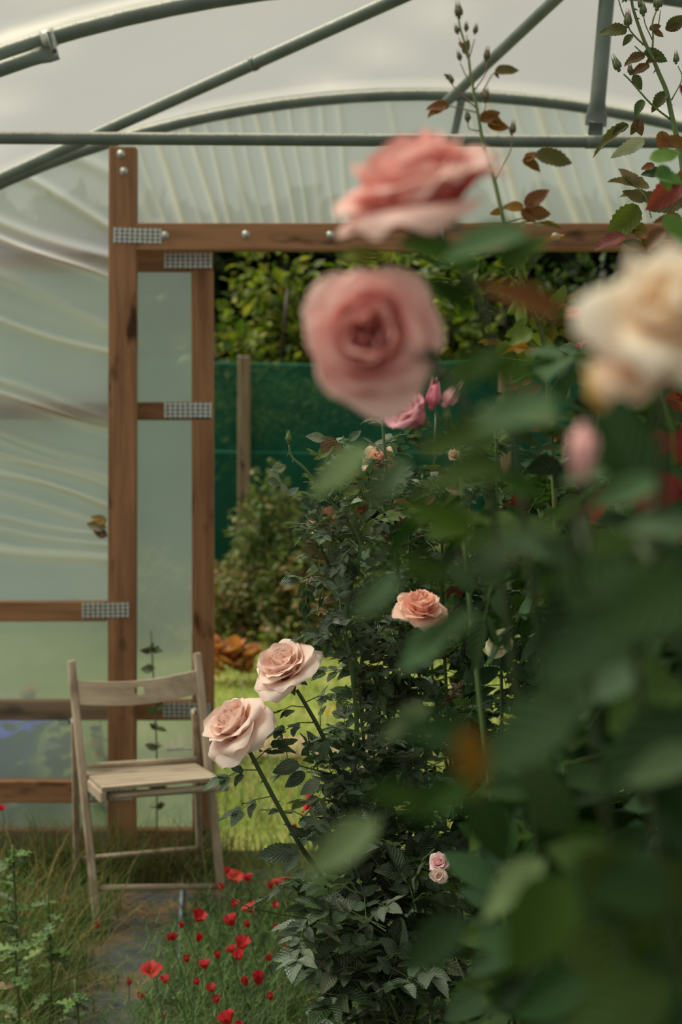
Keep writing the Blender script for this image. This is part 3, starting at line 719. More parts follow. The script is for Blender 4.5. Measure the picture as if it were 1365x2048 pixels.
# ---- peach bloom bush behind
peach = thing('rose_bush', 'dense dark rose bush with peach and coral blooms behind the pale pink ones', 'rose bush', (.42, 2.75, 0), 'rose bushes')
PE_I, PE_O = (.95, .42, .26), (.95, .66, .48)
bloom(peach, P(650, 1046, 2.46), (-.2, -.6, .6), .062, PE_I, PE_O, 18, .95, 3, label='peach rose behind leaves, low left')
bloom(peach, P(757, 925, 2.56), (0, -.8, .4), .072, (.95, .55, .38), (.95, .72, .55), 18, 1.0, 5, label='peach cream rose behind the upright cane')
bloom(peach, P(842, 1222, 1.92), (.1, -.5, .8), .075, (.95, .46, .34), (.95, .68, .56), 24, 1.1, 8, label='coral peach rose, slightly blurred')
bloom(peach, P(908, 912, 2.6), (.1, -.7, .6), .03, (.9, .6, .45), (.9, .75, .6), 10, .9, 9, label='small cream rose beside red leaves')
bloom(peach, P(1000, 1283, 2.2), (-.1, -1, .2), .050, (.35, .28, .05), (.75, .74, .50), 9, 1.0, 12, label='small open cream rose with dark centre', base_col=(.05, .06, .02))
bloom(peach, P(880, 1728, 2.15), (-.3, -.7, .7), .036, (.85, .45, .50), (.92, .72, .72), 12, .9, 13, label='small pale pink bloom low in the dark leaves')
bloom(peach, P(878, 1750, 2.13), (-.1, -.7, .2), .030, (.90, .72, .66), (.93, .80, .74), 7, .75, 17, sep=False, label='blown pale pink petals below the small bloom', name='petal_tuft')
pf = MB()
def cloud(mb, c, rad, n, size, cols, tpls=LO, nn=5):
    for _ in range(n):
        v = rv(); r = U(0, 1)**.45; p = Vector((c[0]+v.x*rad[0]*r, c[1]+v.y*rad[1]*r, c[2]+v.z*rad[2]*r))
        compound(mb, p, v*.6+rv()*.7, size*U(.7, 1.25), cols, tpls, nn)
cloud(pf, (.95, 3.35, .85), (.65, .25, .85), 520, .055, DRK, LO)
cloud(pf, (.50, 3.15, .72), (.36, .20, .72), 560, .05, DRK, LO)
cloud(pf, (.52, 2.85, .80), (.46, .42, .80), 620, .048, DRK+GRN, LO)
cloud(pf, (.45, 2.62, .42), (.38, .30, .42), 170, .048, DRK+GRN+GREY[1:2], HI)
cloud(pf, (.30, 2.55, .95), (.20, .18, .42), 90, .042, DRK+GRN+GREY[1:2], HI)
cloud(pf, (.30, 2.62, 1.28), (.26, .18, .16), 60, .036, GRN+GREY[1:2]+RED[1:2]+DRK, HI)
for k in range(9):
    bx = U(.25, .75); by = U(2.6, 3.1)
    sp = cane(peach, [(bx*.7+.1, by, 0), (bx, by, .5), (bx+U(-.1, .1), by, U(.9, 1.2)), (bx+U(-.15, .15), by, U(1.3, 1.6))], .006, .0025, (.05, .09, .03))
    leafy(pf, sp, .4, 1, .045, .04, DRK+GRN, LO)
for (a, b, D) in (((1040, 775), (1010, 770), 2.35), ((1050, 790), (1085, 770), 2.35), ((1035, 785), (1075, 800), 2.35), ((1045, 770), (1065, 757), 2.35), ((1160, 700), (1118, 695), 2.4), ((1010, 735), (1032, 723), 2.35), ((1022, 745), (1015, 728), 2.35)):
    leafpx(pf, *a, *b, D, RED if a[1] > 750 else GREY)
for k, (x, y) in enumerate(((1158, 695), (1172, 690), (1100, 712), (1120, 716))):
    bloom(peach, P(x, y, 2.4), (.1*k-.1, -.6, .7), .018, (.35, .06, .05), (.42, .16, .13), 9, .7, 30+k, name='faded_bloom', label='small faded dark red bloom', sep=False)
pf.build('foliage', M['near_leaf'], peach)

# ---- tall bronze shoot (centre top)
sh = thing('rose_shoot', 'tall slender rose shoot with bronze leaves and small buds beside the big pink rose', 'rose shoot', (.30, 1.75, 0), 'tall rose shoots')
D = 1.62; sf = MB()
GS = (.17, .22, .06); RS = (.24, .13, .08)
ss = cane(sh, [(.30, 1.75, 0), P(1130, 1500, 1.75), P(1110, 1000, 1.72), P(1090, 700, 1.68), P(1055, 600, 1.65), P(1032, 520, 1.64), P(1009, 445, D), P(990, 363, D), P(968, 290, D), P(957, 230, D), P(948, 183, D), P(941, 141, D), P(936, 105, D), P(922, 60, D), P(918, 38, D)], .0036, .0011, (.13, .19, .05), thorns=False, n=5)
def tw(parent, pts, r=.0009, col=RS, D=D): cane(parent, [P(*p, D) for p in pts], r, r*.7, col, name='twig', n=4, thorns=False)
SB = [((918, 28), 24, (-.1, 0, 1)), ((915, 63), 15, (-.3, 0, 1)), ((933, 58), 14, (0, 0, 1)), ((951, 63), 15, (.2, 0, 1)), ((920, 116), 15, (-.3, 0, 1)), ((974, 115), 20, (.1, 0, 1)), ((904, 163), 15, (-.3, 0, 1)), ((972, 196), 20, (.1, 0, 1)), ((936, 238), 18, (-.1, 0, 1)), ((1025, 262), 20, (.15, 0, 1))]
for (q, s_, ax) in SB: bud(sh, P(*q, D), ax, s_/F*D*1.25, (.10, .09, .035))
for pts in (((938, 120), (918, 75)), ((938, 120), (950, 78)), ((941, 141), (934, 70)), ((944, 165), (932, 150), (921, 126)), ((948, 183), (970, 150), (974, 126)), ((952, 215), (915, 180), (905, 170)), ((957, 235), (970, 220), (972, 204)), ((960, 262), (940, 258), (936, 246)), ((990, 363), (1010, 325), (1022, 300), (1025, 270)), ((955, 225), (905, 213), (895, 212)), ((962, 190), (985, 150), (995, 146))): tw(sh, pts)
for a in ((931, 98, 918, 82), (929, 108, 938, 78), (892, 210, 854, 232), (898, 212, 852, 215), (990, 146, 1040, 133), (990, 146, 1000, 156), (962, 243, 1002, 222), (965, 235, 1010, 252), (975, 250, 1020, 256), (1046, 318, 1082, 345), (1070, 312, 1150, 318), (1050, 322, 1085, 300), (1048, 414, 1004, 412), (1046, 425, 1104, 428), (1050, 412, 1100, 378), (1044, 418, 1070, 445), (1008, 420, 980, 428), (905, 163, 888, 148), (903, 160, 892, 155)):
    leafpx(sf, *a, D, BRZ)
for (a, s_) in (((1009, 445), .03), ((1030, 520), .034), ((1052, 600), .034), ((1060, 620), .032), ((1075, 650), .034), ((1090, 700), .036)):
    for _ in range(2): compound(sf, P(*a, 1.66), rv()+Vector((0, -.3, .2)), s_, BRZ[1:3]+LIME, n=5)
leafpx(sf, 1100, 640, 1135, 570, 1.66, LIME); leafpx(sf, 1078, 610, 1082, 570, 1.66, LIME); leafpx(sf, 1065, 660, 1020, 690, 1.66, LIME)
leafy(sf, ss, .35, .68, .04, .038, GRN+BRZ[2:3])
sf.build('foliage', M['young'], sh)

# ---- sharp shoot top right
tr_ = thing('rose_shoot', 'tall rose shoot with dark serrated leaves and green buds in the top right corner', 'rose shoot', (.60, 2.3, 0), 'tall rose shoots')
D = 2.28; tf = MB()
cane(tr_, [(.62, 2.3, 0), P(1400, 1300, D), P(1380, 600, D), P(1372, 400, D), P(1364, 320, D), P(1356, 281, D), P(1343, 225, D), P(1334, 183, D), P(1318, 145, D), P(1307, 118, D), P(1290, 83, D), P(1276, 45, D), P(1266, 12, D), P(1262, -20, D)], .0062, .0022, (.10, .16, .04), n=5)
for pts, r in ((((1342, 239), (1303, 208), (1266, 166), (1248, 148)), .0019), (((1303, 100), (1280, 82), (1262, 62), (1258, 52)), .0018), (((1307, 118), (1285, 105), (1270, 92)), .0015), (((1258, 50), (1246, 25), (1238, 0)), .0014), (((1306, 98), (1307, 70), (1306, 45), (1314, 20)), .0018), (((1306, 80), (1292, 50), (1288, 30)), .0012), (((1318, 50), (1322, 20)), .001), (((1344, 200), (1365, 158), (1357, 132)), .0012)): tw(tr_, pts, r, (.12, .17, .05), D)
for (q, s_, ax, tip) in (((1236, 134), 30, (-.4, 0, .9), None), ((1256, 46), 30, (0, -.1, 1), (.75, .35, .35)), ((1316, 10), 34, (.15, 0, 1), (.6, .3, .25)), ((1287, 24), 26, (-.1, 0, 1), None), ((1353, 121), 22, (0, 0, 1), None), ((1261, 143), 20, (-.1, -.2, 1), None), ((1282, 12), 18, (-.3, 0, 1), None)):
    bud(tr_, P(*q, D), ax, s_/F*D, (.11, .14, .055), tip)
bloom(tr_, P(1250, -6, D), (-.3, -.3, .8), .035, (.7, .25, .3), (.75, .45, .45), 12, .7, 44)
for a in ((1255, 62, 1198, 58), (1266, 70, 1246, 92), (1288, 105, 1340, 118), (1318, 112, 1290, 125), (1290, 110, 1248, 128), (1268, 150, 1284, 180), (1300, 130, 1262, 145), (1288, 200, 1268, 232), (1280, 240, 1262, 270), (1272, 238, 1285, 272), (1258, 250, 1226, 268), (1335, 185, 1303, 218), (1300, 60, 1325, 48), (1308, 62, 1330, 72), (1335, 62, 1372, 30), (1332, 60, 1360, 45)):
    leafpx(tf, *a, D, [(.055, .075, .022), (.07, .07, .02), (.10, .055, .02)])
leafpx(tf, 1256, 248, 1184, 308, D, [(.10, .10, .02)], up=(.4, -.6, .8), asp=.45)
leafpx(tf, 1290, 280, 1222, 315, D, [(.35, .38, .27)], up=(0, -1, .2), asp=.6)
for a in ((1325, 262, 1325, 315), (1370, 290, 1325, 275), (1310, 330, 1283, 338), (1370, 400, 1300, 420)): leafpx(tf, *a, 2.1, BRZ)
leafpx(tf, 1298, 395, 1245, 380, 2.1, RED[2:]+BRZ[2:3]); leafpx(tf, 1278, 412, 1214, 482, 2.1, [(.10, .12, .02)], up=(0, -1, 0)); leafpx(tf, 1325, 345, 1285, 345, 2.1, GRN)
for a in ((1365, 360, 1292, 420), (1360, 170, 1400, 220), (1365, 440, 1310, 440), (1350, 380, 1390, 330), (1250, 470, 1190, 500), (1330, 460, 1290, 500)): leafpx(tf, *a, 1.75, RED+BRZ)
for a in ((1300, 320, 1365, 300), (1310, 350, 1370, 370), (1320, 330, 1345, 380), (1330, 430, 1370, 500)): leafpx(tf, *a, 1.5, [(.12, .22, .05)])
for k in range(46): compound(tf, P(U(1290, 1420), U(430, 760), U(1.9, 2.5)), rv(), .045, BRZ+GRN+DRK)
tf.build('foliage', M['young'], tr_)

# ---- near blurred pink roses
near = thing('rose_bush', 'close blurred rose bush with two large deep pink roses left of centre', 'rose bush', (.28, .95, 0), 'rose bushes')
DP_I, DP_O = (.90, .34, .32), (.94, .66, .62)
bloom(near, P(742, 676, .76), (-.05, -1, .08), .083, (.86, .16, .15), (.97, .68, .63), 26, .90, 61, label='large deep pink rose facing the camera, out of focus', ruffle=.03)
bloom(near, P(850, 408, .76), (-.30, -.30, .85), .102, (.88, .20, .18), (.97, .70, .64), 28, .95, 62, label='large pink rose seen from the side above the other', ruffle=.03, flop=10)
nf = MB()
cane(near, [(.30, .95, 0), P(1050, 1500, .85), P(960, 900, .80), P(860, 720, .80), P(765, 700, .79)], .0026, .0018, (.03, .06, .015), n=5)
cane(near, [(.30, .95, 0), P(1080, 1300, .85), P(990, 700, .80), P(900, 500, .78), P(866, 440, .77)], .0026, .0018, (.03, .06, .015), n=5)
bloom(near, P(832, 838, 1.55), (-.55, -.3, .5), .066, (.80, .25, .36), (.85, .48, .55), 14, .75, 66, label='bright pink half open rose under the large one', flop=-30)
bud(near, P(866, 802, 1.55), (.1, -.3, 1), .030, (.80, .25, .36)); bud(near, P(897, 800, 1.55), (.6, -.2, .9), .030, (.85, .45, .5)); bud(near, P(893, 838, 1.55), (.1, 0, 1), .018, (.10, .18, .05))
cane(near, [(.3, 1.4, 0), P(960, 1400, 1.5), P(920, 900, 1.55), P(880, 840, 1.55), P(868, 812, 1.55)], .003, .0012, (.10, .17, .05), n=4)
VG = [(.024, .058, .004), (.034, .075, .006), (.018, .048, .004)]; MG = [(.11, .18, .09), (.08, .15, .07), (.13, .20, .09)]; TG = [(.020, .050, .016), (.032, .065, .025)]
NL = [  # x0,y0,x1,y1,D,colours
 (880, 720, 800, 700, .70, TG), (960, 540, 800, 480, .62, VG), (1060, 470, 880, 510, .60, MG), (960, 600, 870, 560, .62, VG), (1000, 540, 1100, 460, .60, VG), (680, 520, 780, 500, .72, LIME), (850, 560, 960, 620, .62, VG),
 (1120, 640, 960, 560, .55, BRZ), (1000, 700, 880, 780, .5, VG), (1080, 760, 900, 720, .5, VG), (1020, 860, 830, 890, .48, VG), (1120, 800, 940, 850, .46, MG), (1010, 930, 830, 960, .5, VG), (930, 890, 840, 905, .62, VG), (740, 890, 610, 985, .60, VG+MG),
 (800, 1150, 700, 1240, .5, MG), (960, 1080, 800, 1000, .42, VG), (900, 1170, 780, 1100, .5, VG), (860, 1410, 760, 1480, .6, MG), (900, 1250, 790, 1340, .6, MG), (960, 1220, 830, 1300, .52, TG),
 (960, 1490, 780, 1440, .40, TG), (860, 1610, 720, 1570, .38, VG), (960, 1560, 800, 1640, .38, VG), (930, 1450, 960, 1600, .38, LIME+BRZ), (760, 1640, 610, 1750, .50, MG+VG), (1060, 1080, 900, 1140, .36, TG), (1020, 1160, 880, 1120, .36, TG), (820, 920, 740, 1010, .6, MG), (1120, 840, 960, 800, .55, MG), (1330, 960, 1170, 1010, .55, MG), (1250, 930, 1120, 960, .6, MG), (1400, 1060, 1250, 1040, .5, MG), (1150, 1120, 1010, 1060, .6, MG), (1090, 1000, 980, 940, .6, VG),
 (1090, 1720, 950, 1830, .6, MG), (1180, 1850, 1040, 1900, .6, MG), (930, 1830, 800, 1950, .6, TG), (1290, 1330, 1160, 1400, .55, MG), (1400, 1500, 1250, 1560, .5, MG), (1140, 1440, 1020, 1400, .6, TG), (1330, 1750, 1200, 1700, .5, TG)]
for (x0, y0, x1, y1, d_, cs) in NL: leafpx(nf, x0, y0, x1, y1, d_+.04, cs, tpls=LO, up=(U(-.3, .3), -.8, .7), asp=.72)
nf.build('foliage', M['near_leaf'], near)

# ---- very near bush with cream rose, fills the lower right
cr = thing('rose_bush', 'closest dark rose bush filling the lower right, cream rose at the right edge', 'rose bush', (.34, .62, 0), 'rose bushes')
bloom(cr, P(1335, 645, .50), (.10, -.75, .6), .062, (.95, .72, .46), (.95, .90, .80), 13, 1.12, 71, label='big cream and peach rose, out of focus at the right edge', ruffle=.07, base_col=(.9, .5, .15), flop=16)
bloom(cr, P(1265, 708, .51), (-.1, -.5, .3), .038, (.93, .55, .40), (.93, .72, .55), 9, 1.0, 72, name='loose_petals', label='hanging peach petals', sep=False)
bud(cr, P(1166, 880, .52), (-.1, -.1, -1), .019, (.80, .42, .42), label='blurred pink bud'); bud(cr, P(1200, 795, .52), (-.3, 0, 1), .016, (.75, .5, .16))
bud(cr, P(1195, 630, 1.2), (-1, 0, .1), .03, (.75, .20, .14), label='coral bud beside the cream rose')
cane(cr, [(.34, .62, 0), P(1330, 1800, .58), P(1320, 1100, .55), P(1325, 760, .52)], .0026, .0018, (.03, .06, .015), n=5)
cane(cr, [(.30, .6, 0), P(1220, 1700, .56), P(1180, 1100, .54), P(1170, 900, .53)], .0018, .0010, (.03, .06, .015), n=5)
cf = MB(); rs = random.Random(5)
for k in range(170):
    t = rs.random()**.8; px = 900+t*600; lo = 960 if px > 1100 else 1060
    py = lo+rs.random()**.9*(2200-lo); d_ = rs.uniform(.50, 1.1) if px > 1080 else rs.uniform(.8, 1.5)
    if px < 960 and 1190 < py < 1330: continue
    if px < 950 and py > 1560 : px += 80
    if abs(px-885) < 90 and abs(py-1740) < 110: continue
    if abs(px-1000) < 75 and abs(py-1285) < 90: continue
    a = rs.uniform(0, 6.283); L = rs.uniform(.035, .055)
    d = Vector((math.cos(a), rs.uniform(-.5, .5), math.sin(a)*.7-.1))
    put_leaf(cf, LO[k % 6], P(px, py, d_), d, Vector((rs.uniform(-.4, .4), -.7, .8)), L, rc(rs.choice(DRK+TG), .2))
for k in range(190):
    px, py = rs.uniform(1010, 1500), rs.uniform(940, 2300)
    if px < 1075 and abs(py-1285) < 90: continue
    compound(cf, P(px, py, rs.uniform(1.05, 1.7)), rv(), .05, DRK+GRN[:1]+GRN[2:3], LO)
for k in range(45):
    compound(cf, P(rs.uniform(1010, 1450), rs.uniform(680, 980), rs.uniform(1.0, 1.9)), rv(), .045, DRK+GRN+RED[:1], LO)
cloud(cf, (.98, .75, .95), (.50, 1.25, 1.0), 700, .058, DRK, LO)  # mostly out-of-view leaf mass added to shade the near foliage
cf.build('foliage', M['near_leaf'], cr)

# ------------------------------------------------------------------ poppies
def poppy_mesh(kind, sd):
    rs = random.Random(sd); g = MB()
    for k in range(4):
        az = k*math.pi/2+rs.uniform(-.2, .2); op = {0: .18, 1: .45, 2: .72}[kind]*rs.uniform(.8, 1.3); V = []; Cc = []
        for j in range(7):
            v = j/6; r = .003+math.sin(op*(v**.8))*.030*v; z = math.cos(op*v)*.030*v
            hw = .015*math.sin(min(1, v*1.2+.08)*math.pi*.55)*(1.15 if kind == 2 else .85)
            for q in range(7):
                u = -1+q/3; x = u*hw; rr = r+ (-.3*abs(u)**2*hw if kind < 2 else 0)+.002*math.sin(5*u+sd+k)*v
                V.append((rr*math.cos(az)-x*math.sin(az), rr*math.sin(az)+x*math.cos(az), z-.003*u*u*v+.0015*math.sin(7*u+k)*v))
                Cc.append((.66-.12*v, .026+.03*(1-v)+(.02 if kind == 2 else 0), .03+.02*v))
        g.add(V, [(j*7+q, j*7+q+1, (j+1)*7+q+1, (j+1)*7+q) for j in range(6) for q in range(6)], np.array(Cc))
    return g
PM = []
for kind in (0, 1, 2):
    for sd in (1, 2):
        o = poppy_mesh(kind, sd).build('tmp', M['petal']); PM.append(o.data); C.objects.unlink(o); bpy.data.objects.remove(o)
SZ = {'s': 1.0, 'm': 1.25, 'b': 1.7}
POP = [(472, 1750, 'b', 2, 'largest open red poppy beside the foot of the right chair leg'), (495, 1750, 'm', 1, 'red poppy touching the right side of the largest one'), (440, 1770, 'm', 0, 'closed red poppy just left of the largest one'), (541, 1765, 's', 0, 'narrow closed poppy between two open ones behind the path'),
 (563, 1760, 'b', 2, 'broad open poppy just left of the rose leaves'), (455, 1734, 's', 0, 'small closed poppy in front of the right chair leg'), (512, 1797, 's', 0, 'small dark closed poppy below the largest one'), (473, 1800, 'm', 1, 'red poppy below the largest one, left of an open pink red one'), (499, 1811, 'b', 2, 'open coral red poppy tilted to the left in the middle of the patch'),
 (554, 1804, 's', 1, 'small poppy half hidden by the thin arching rose twig'), (398, 1831, 'b', 1, 'bright orange red poppy beside the pale guide line'), (461, 1838, 'b', 1, 'bright red poppy in the centre of the patch, turned right'), (365, 1842, 's', 0, 'small closed poppy standing over the pale guide line'), (341, 1867, 's', 0, 'left of two tiny closed poppies at the path edge'),
 (350, 1866, 's', 0, 'right of two tiny closed poppies at the path edge'), (401, 1869, 'm', 0, 'upright closed orange red poppy under the bright orange one'), (492, 1843, 's', 0, 'small closed poppy right of the bright red central one'), (589, 1845, 's', 0, 'small closed poppy right under the rose leaves'), (484, 1886, 'b', 1, 'broad red poppy with squared petals low in the centre'),
 (461, 1892, 'm', 1, 'dark red poppy tucked left of the squared one'), (477, 1906, 'm', 1, 'poppy hanging under the squared one'), (372, 1911, 's', 0, 'small crimson closed poppy left of centre'), (408, 1923, 'm', 1, 'red poppy pointing right in the lower left of the patch'), (535, 1907, 's', 0, 'narrow upright crimson poppy right of centre'), (572, 1893, 's', 0, 'small red poppy beside the large grey rose leaf'),
 (517, 1954, 'b', 0, 'large upright bright red poppy in the lower right of the patch'), (302, 1938, 'b', 2, 'open red poppy hanging alone over the path'), (311, 1932, 's', 0, 'closed poppy behind the one hanging over the path'), (328, 1951, 's', 1, 'orange red poppy at the left edge of the patch over the path'), (260, 1956, 's', 0, 'faint small poppy lying on the path'),
 (390, 1957, 's', 0, 'small orange red closed poppy low left in the patch'), (435, 1902, 's', 0, 'faded orange poppy among the dense green leaves'), (421, 1969, 's', 1, 'reddish spent poppy low in the patch'), (488, 1956, 'm', 0, 'faded coral poppy left of the large upright one'), (539, 1987, 's', 0, 'small dark red bud under the large upright one'),
 (282, 1984, 's', 1, 'tiny orange poppy low over the path'), (328, 2027, 'm', 0, 'red poppy lying at the bottom edge of the path'), (452, 2034, 'b', 1, 'large bright red poppy at the bottom edge of the picture'), (480, 2043, 's', 0, 'small red poppy cut by the bottom edge'), (192, 1845, 'm', 0, 'single red poppy at the foot of the left front chair leg'),
 (4, 1610, 'm', 1, 'red poppy at the left edge beside the low timber rail'), (588, 1650, 'm', 0, 'coral poppy on the lawn side under the pale pink roses'), (654, 1643, 's', 0, 'small upright poppy right of the coral one by the rose canes'), (673, 1760, 's', 0, 'small poppy glimpsed through the rose leaves'), (434, 1992, 's', 0, 'small dark poppy low left of centre'), (550, 1850, 's', 0, 'faded brownish poppy beside the arching twig'),
 (672, 1765, 's', 1, 'pale red poppy deep among the rose canes')]
for i, (px, py, s_, kd, lab) in enumerate(POP):
    z = .30 if py > 1740 else .34
    if (px, py) in ((192, 1845), (260, 1956), (282, 1984), (328, 2027)): z = .10
    D = F*(CAMH-z)/(py-YH)
    if px == 4: D = 4.1
    top = P(px, py, D); ft = Vector((top.x+U(-.04, .10), top.y+U(-.05, .08), .0))
    r_ = thing('poppy', lab, 'poppy', ft, 'red poppies beside the path')
    ax = Vector((U(-.45, .45), U(-.5, .1), 1)).normalized()
    g = MB(); mid = ft.lerp(top, .55)+Vector((U(-.02, .02), 0, .02)); g.tube(smooth([ft, mid, top-ax*.004], 5), [.0016-.0006*k/10 for k in range(11)], 5, (.10, .16, .07)); g.build('stem', M['stem'], r_)
    fl = bpy.data.objects.new('flower', PM[kd*2+i % 2]); C.objects.link(fl); fl.parent = r_; fl.location = top-ft-ax*.02
    sc0 = SZ[s_]*U(.54, .66); fl.scale = (sc0,)*3; fl.rotation_mode = 'QUATERNION'; fl.rotation_quaternion = ax.to_track_quat('Z', 'Y') @ __import__('mathutils').Quaternion((0, 0, 1), U(0, 6))
# red tulip-like flower higher, among rose canes
t_ = thing('red_flower', 'taller bright red flower bending down beside the rose canes', 'flower', (P(640, 1700, 3.0).x, 3.0, 0))
g = MB(); g.tube(smooth([(P(665, 1700, 3.0).x, 3.0, 0), P(660, 1750, 3.0), P(640, 1670, 3.0), P(624, 1600, 3.0)], 5), .0016, 5, (.10, .18, .06)); g.build('stem', M['stem'], t_)
fl = bpy.data.objects.new('flower', PM[2]); C.objects.link(fl); fl.parent = t_; fl.location = P(618, 1586, 3.0)-t_.location; fl.scale = (1.4,)*3; fl.rotation_euler = (R(160), R(-15), 0)

# ------------------------------------------------------------------ grass and weeds (uncountable)
def blades(mb, n, area, hmin, hmax, wid, cols, lean=.5, curve=.5, base=0.0, clump=None, forks=0):
    for _ in range(n):
        if clump: cx_, cy_, cr_ = random.choice(clump); x = random.gauss(cx_, cr_); y = random.gauss(cy_, cr_)
        else: x = U(area[0], area[1]); y = U(area[2], area[3])
        if area and not (area[0] <= x <= area[1] and area[2] <= y <= area[3]): continue
        h = U(hmin, hmax); a = U(0, 6.283); l = U(.1, 1)*lean*h; cv = curve*h*U(.2, 1); c = rc(random.choice(cols), .25)
        dx, dy = math.cos(a), math.sin(a); px_, py_ = -dy, dx; V = []; q = []
        for j in range(5):
            v = j/4; r = l*v+cv*v*v; z = base+h*(v-.28*v**3*curve*1.6); ww = wid*(1-v*.9)*.5
            for s_ in (-1, 1): V.append((x+dx*r+px_*ww*s_, y+dy*r+py_*ww*s_, z)); q.append((s_*.0+.3, v, 0))
        mb.add(V, [(2*j, 2*j+1, 2*j+3, 2*j+2) for j in range(4)], c, np.array(q))
        for k in range(forks):
            v = U(.3, 1); r = l*v+cv*v*v; z = base+h*(v-.28*v**3*curve*1.6); b = U(0, 6.283); L = U(.012, .035)
            p0 = Vector((x+dx*r, y+dy*r, z)); p1 = p0+Vector((math.cos(b)*L, math.sin(b)*L, U(0, L))); w_ = Vector((-math.sin(b), math.cos(b), 0))*.0014
            mb.add([p0-w_, p0+w_, p1+w_*.3, p1-w_*.3], [(0, 1, 2, 3)], c)
GC = [(.08, .15, .03), (.12, .18, .04), (.06, .11, .02), (.18, .16, .06)]
FG = [(.09, .17, .055), (.12, .21, .07), (.06, .12, .035), (.17, .23, .09)]
STR = [(.34, .23, .11), (.26, .17, .08), (.42, .32, .18)]
g = MB()   # feathery poppy leaves, right of the path
blades(g, 3600, (-.40, .9, 3.05, 4.35), .10, .27, .0028, FG, .6, .5, forks=7)
blades(g, 900, (-.52, -.30, 3.15, 4.1), .05, .17, .0028, FG, .6, .5, forks=6)
blades(g, 500, (-.40, .7, 2.9, 4.35), .16, .34, .004, FG+GC, .6, .6)
tag(g.build('poppy_foliage', M['grass']), 'feathery green poppy leaves crowding the right side of the path', 'foliage', kind='stuff')
g = MB()   # grass left of the path
blades(g, 3600, (-1.35, -.74, 3.0, 4.3), .06, .26, .0045, GC, .7, .7)
blades(g, 900, (-1.35, -.60, 2.95, 3.8), .05, .20, .0045, FG+GC, .9, .8, forks=2)
blades(g, 900, (-1.4, -.70, 3.6, 4.75), .08, .36, .004, GC+STR[:1], .5, .6)
tag(g.build('grass', M['grass']), 'long unmown grass on the left side of the path', 'grass', kind='stuff')
g = MB()
blades(g, 2200, (-1.4, -.40, 4.55, 4.86), .06, .24, .0045, [(.06, .085, .025), (.09, .10, .03), (.16, .12, .05)], .6, .7)
blades(g, 1400, (-.48, .5, 4.2, 5.0), .05, .2, .0045, GC, .6, .7)
tag(g.build('grass', M['grass']), 'dark rough grass along the foot of the film wall behind the chair', 'grass', kind='stuff')
g = MB()
blades(g, 700, (-1.15, -.55, 3.1, 4.6), .004, .03, .004, STR, 5, 2)
blades(g, 220, (-1.3, -.72, 3.1, 4.7), .08, .30, .0035, STR, .7, .8)
blades(g, 420, None, .004, .03, .004, STR, 7, 2, clump=[(-.74, 4.25, .07), (-.70, 4.40, .06), (-.60, 4.6, .08)])
tag(g.build('straw', M['grass']), 'dry straw and dead stalks scattered at the left edge of the path', 'straw', kind='stuff')
g = MB()
LW = [(.27, .31, .08), (.35, .35, .12), (.20, .26, .06), (.44, .36, .18)]
blades(g, 9000, (-2.4, 1.4, 5.2, 10.2), .04, .14, .008, LW, .8, .6)
blades(g, 3000, (-1.6, .7, 5.3, 6.6), .06, .22, .005, LW+GC, .6, .6)
tag(g.build('grass', M['grass']), 'bright green lawn grass outside beyond the open doorway', 'grass', kind='stuff')
# lobed weed
def weed(px, py, D, n, L, label, cols, up=.5):
    c = P(px, py, D); o = thing('leafy_weed', label, 'weed', (c.x, c.y, 0), 'leafy weeds left of the path'); g = MB()
    g.tube(smooth([(c.x, c.y, 0), (c.x+.01, c.y, c.z*.5), c], 4), .003, 6, (.09, .14, .04)); g.build('stem', M['stem'], o)
    g = MB(); tp = [leaflet(13, 0, .3, .3, U(-.4, .4), .5, .05, lobed=1) for _ in range(3)]
    for k in range(n):
        a = k*2.4; t = U(.25, 1); p = Vector((c.x, c.y, c.z*t))
        put_leaf(g, tp[k % 3], p, (math.cos(a), math.sin(a)-.2, U(-.2, up)), (0, -.3, 1), L*U(.6, 1.1), rc(random.choice(cols)))
    g.build('foliage', M['leaf'], o)
WG = [(.12, .23, .04), (.15, .26, .05), (.08, .16, .035)]
weed(25, 1690, 3.5, 30, .075, 'bright green lobed thistle weed at the left edge, taller one', WG, .7)
weed(95, 1790, 3.35, 16, .07, 'lobed green weed leaning over the straw, right of the tall one', WG, .1)
weed(30, 1900, 3.15, 22, .06, 'low leafy weed in the bottom left corner', GC+WG, .5)
weed(150, 1960, 3.1, 14, .05, 'small leafy weed beside the path near the bottom edge', GC+WG, .5)
# weeds and flowers behind the film
def stalk(px, py0, py1, D, label, flower=None, cols=WG, n=18, L=.05):
    o = thing('tall_weed', label, 'weed', (P(px, py1, D).x, D, 0), 'weeds outside the film'); g = MB()
    t_ = P(px, py0, D); b_ = Vector((t_.x+.02, D, 0)); sp = smooth([b_, b_.lerp(t_, .5)+Vector((.01, 0, 0)), t_], 6); g.tube(sp, .003, 5, (.10, .12, .05)); g.build('stem', M['stem'], o)
    g = MB()
    for k in range(n): a = k*2.4; p = sp[int(U(3, len(sp)-1))]; put_leaf(g, LO[k % 6], p, (math.cos(a), math.sin(a)*.5, U(-.2, .8)), rv()+Vector((0, -1, .5)), L*U(.7, 1.4), rc(random.choice(cols)))
    g.build('foliage', M['leaf'], o)
    if flower:
        for (fx, fy, s_) in flower: bloom(o, P(fx, fy, D-.01), (0, -.5, .8), s_, (.8, .28, .02), (.85, .42, .03), 12, 1.0, int(fx), name='orange_flower', label='orange flower head', sep=False)
stalk(302, 1260, 1600, 4.80, 'spindly brown green weed growing behind the chair back', None, [(.09, .08, .03), (.08, .13, .04)], 44, .035)
stalk(60, 1375, 1700, 5.35, 'blurred weed with one orange flower behind the film, left of the chair', [(60, 1382, .045)])
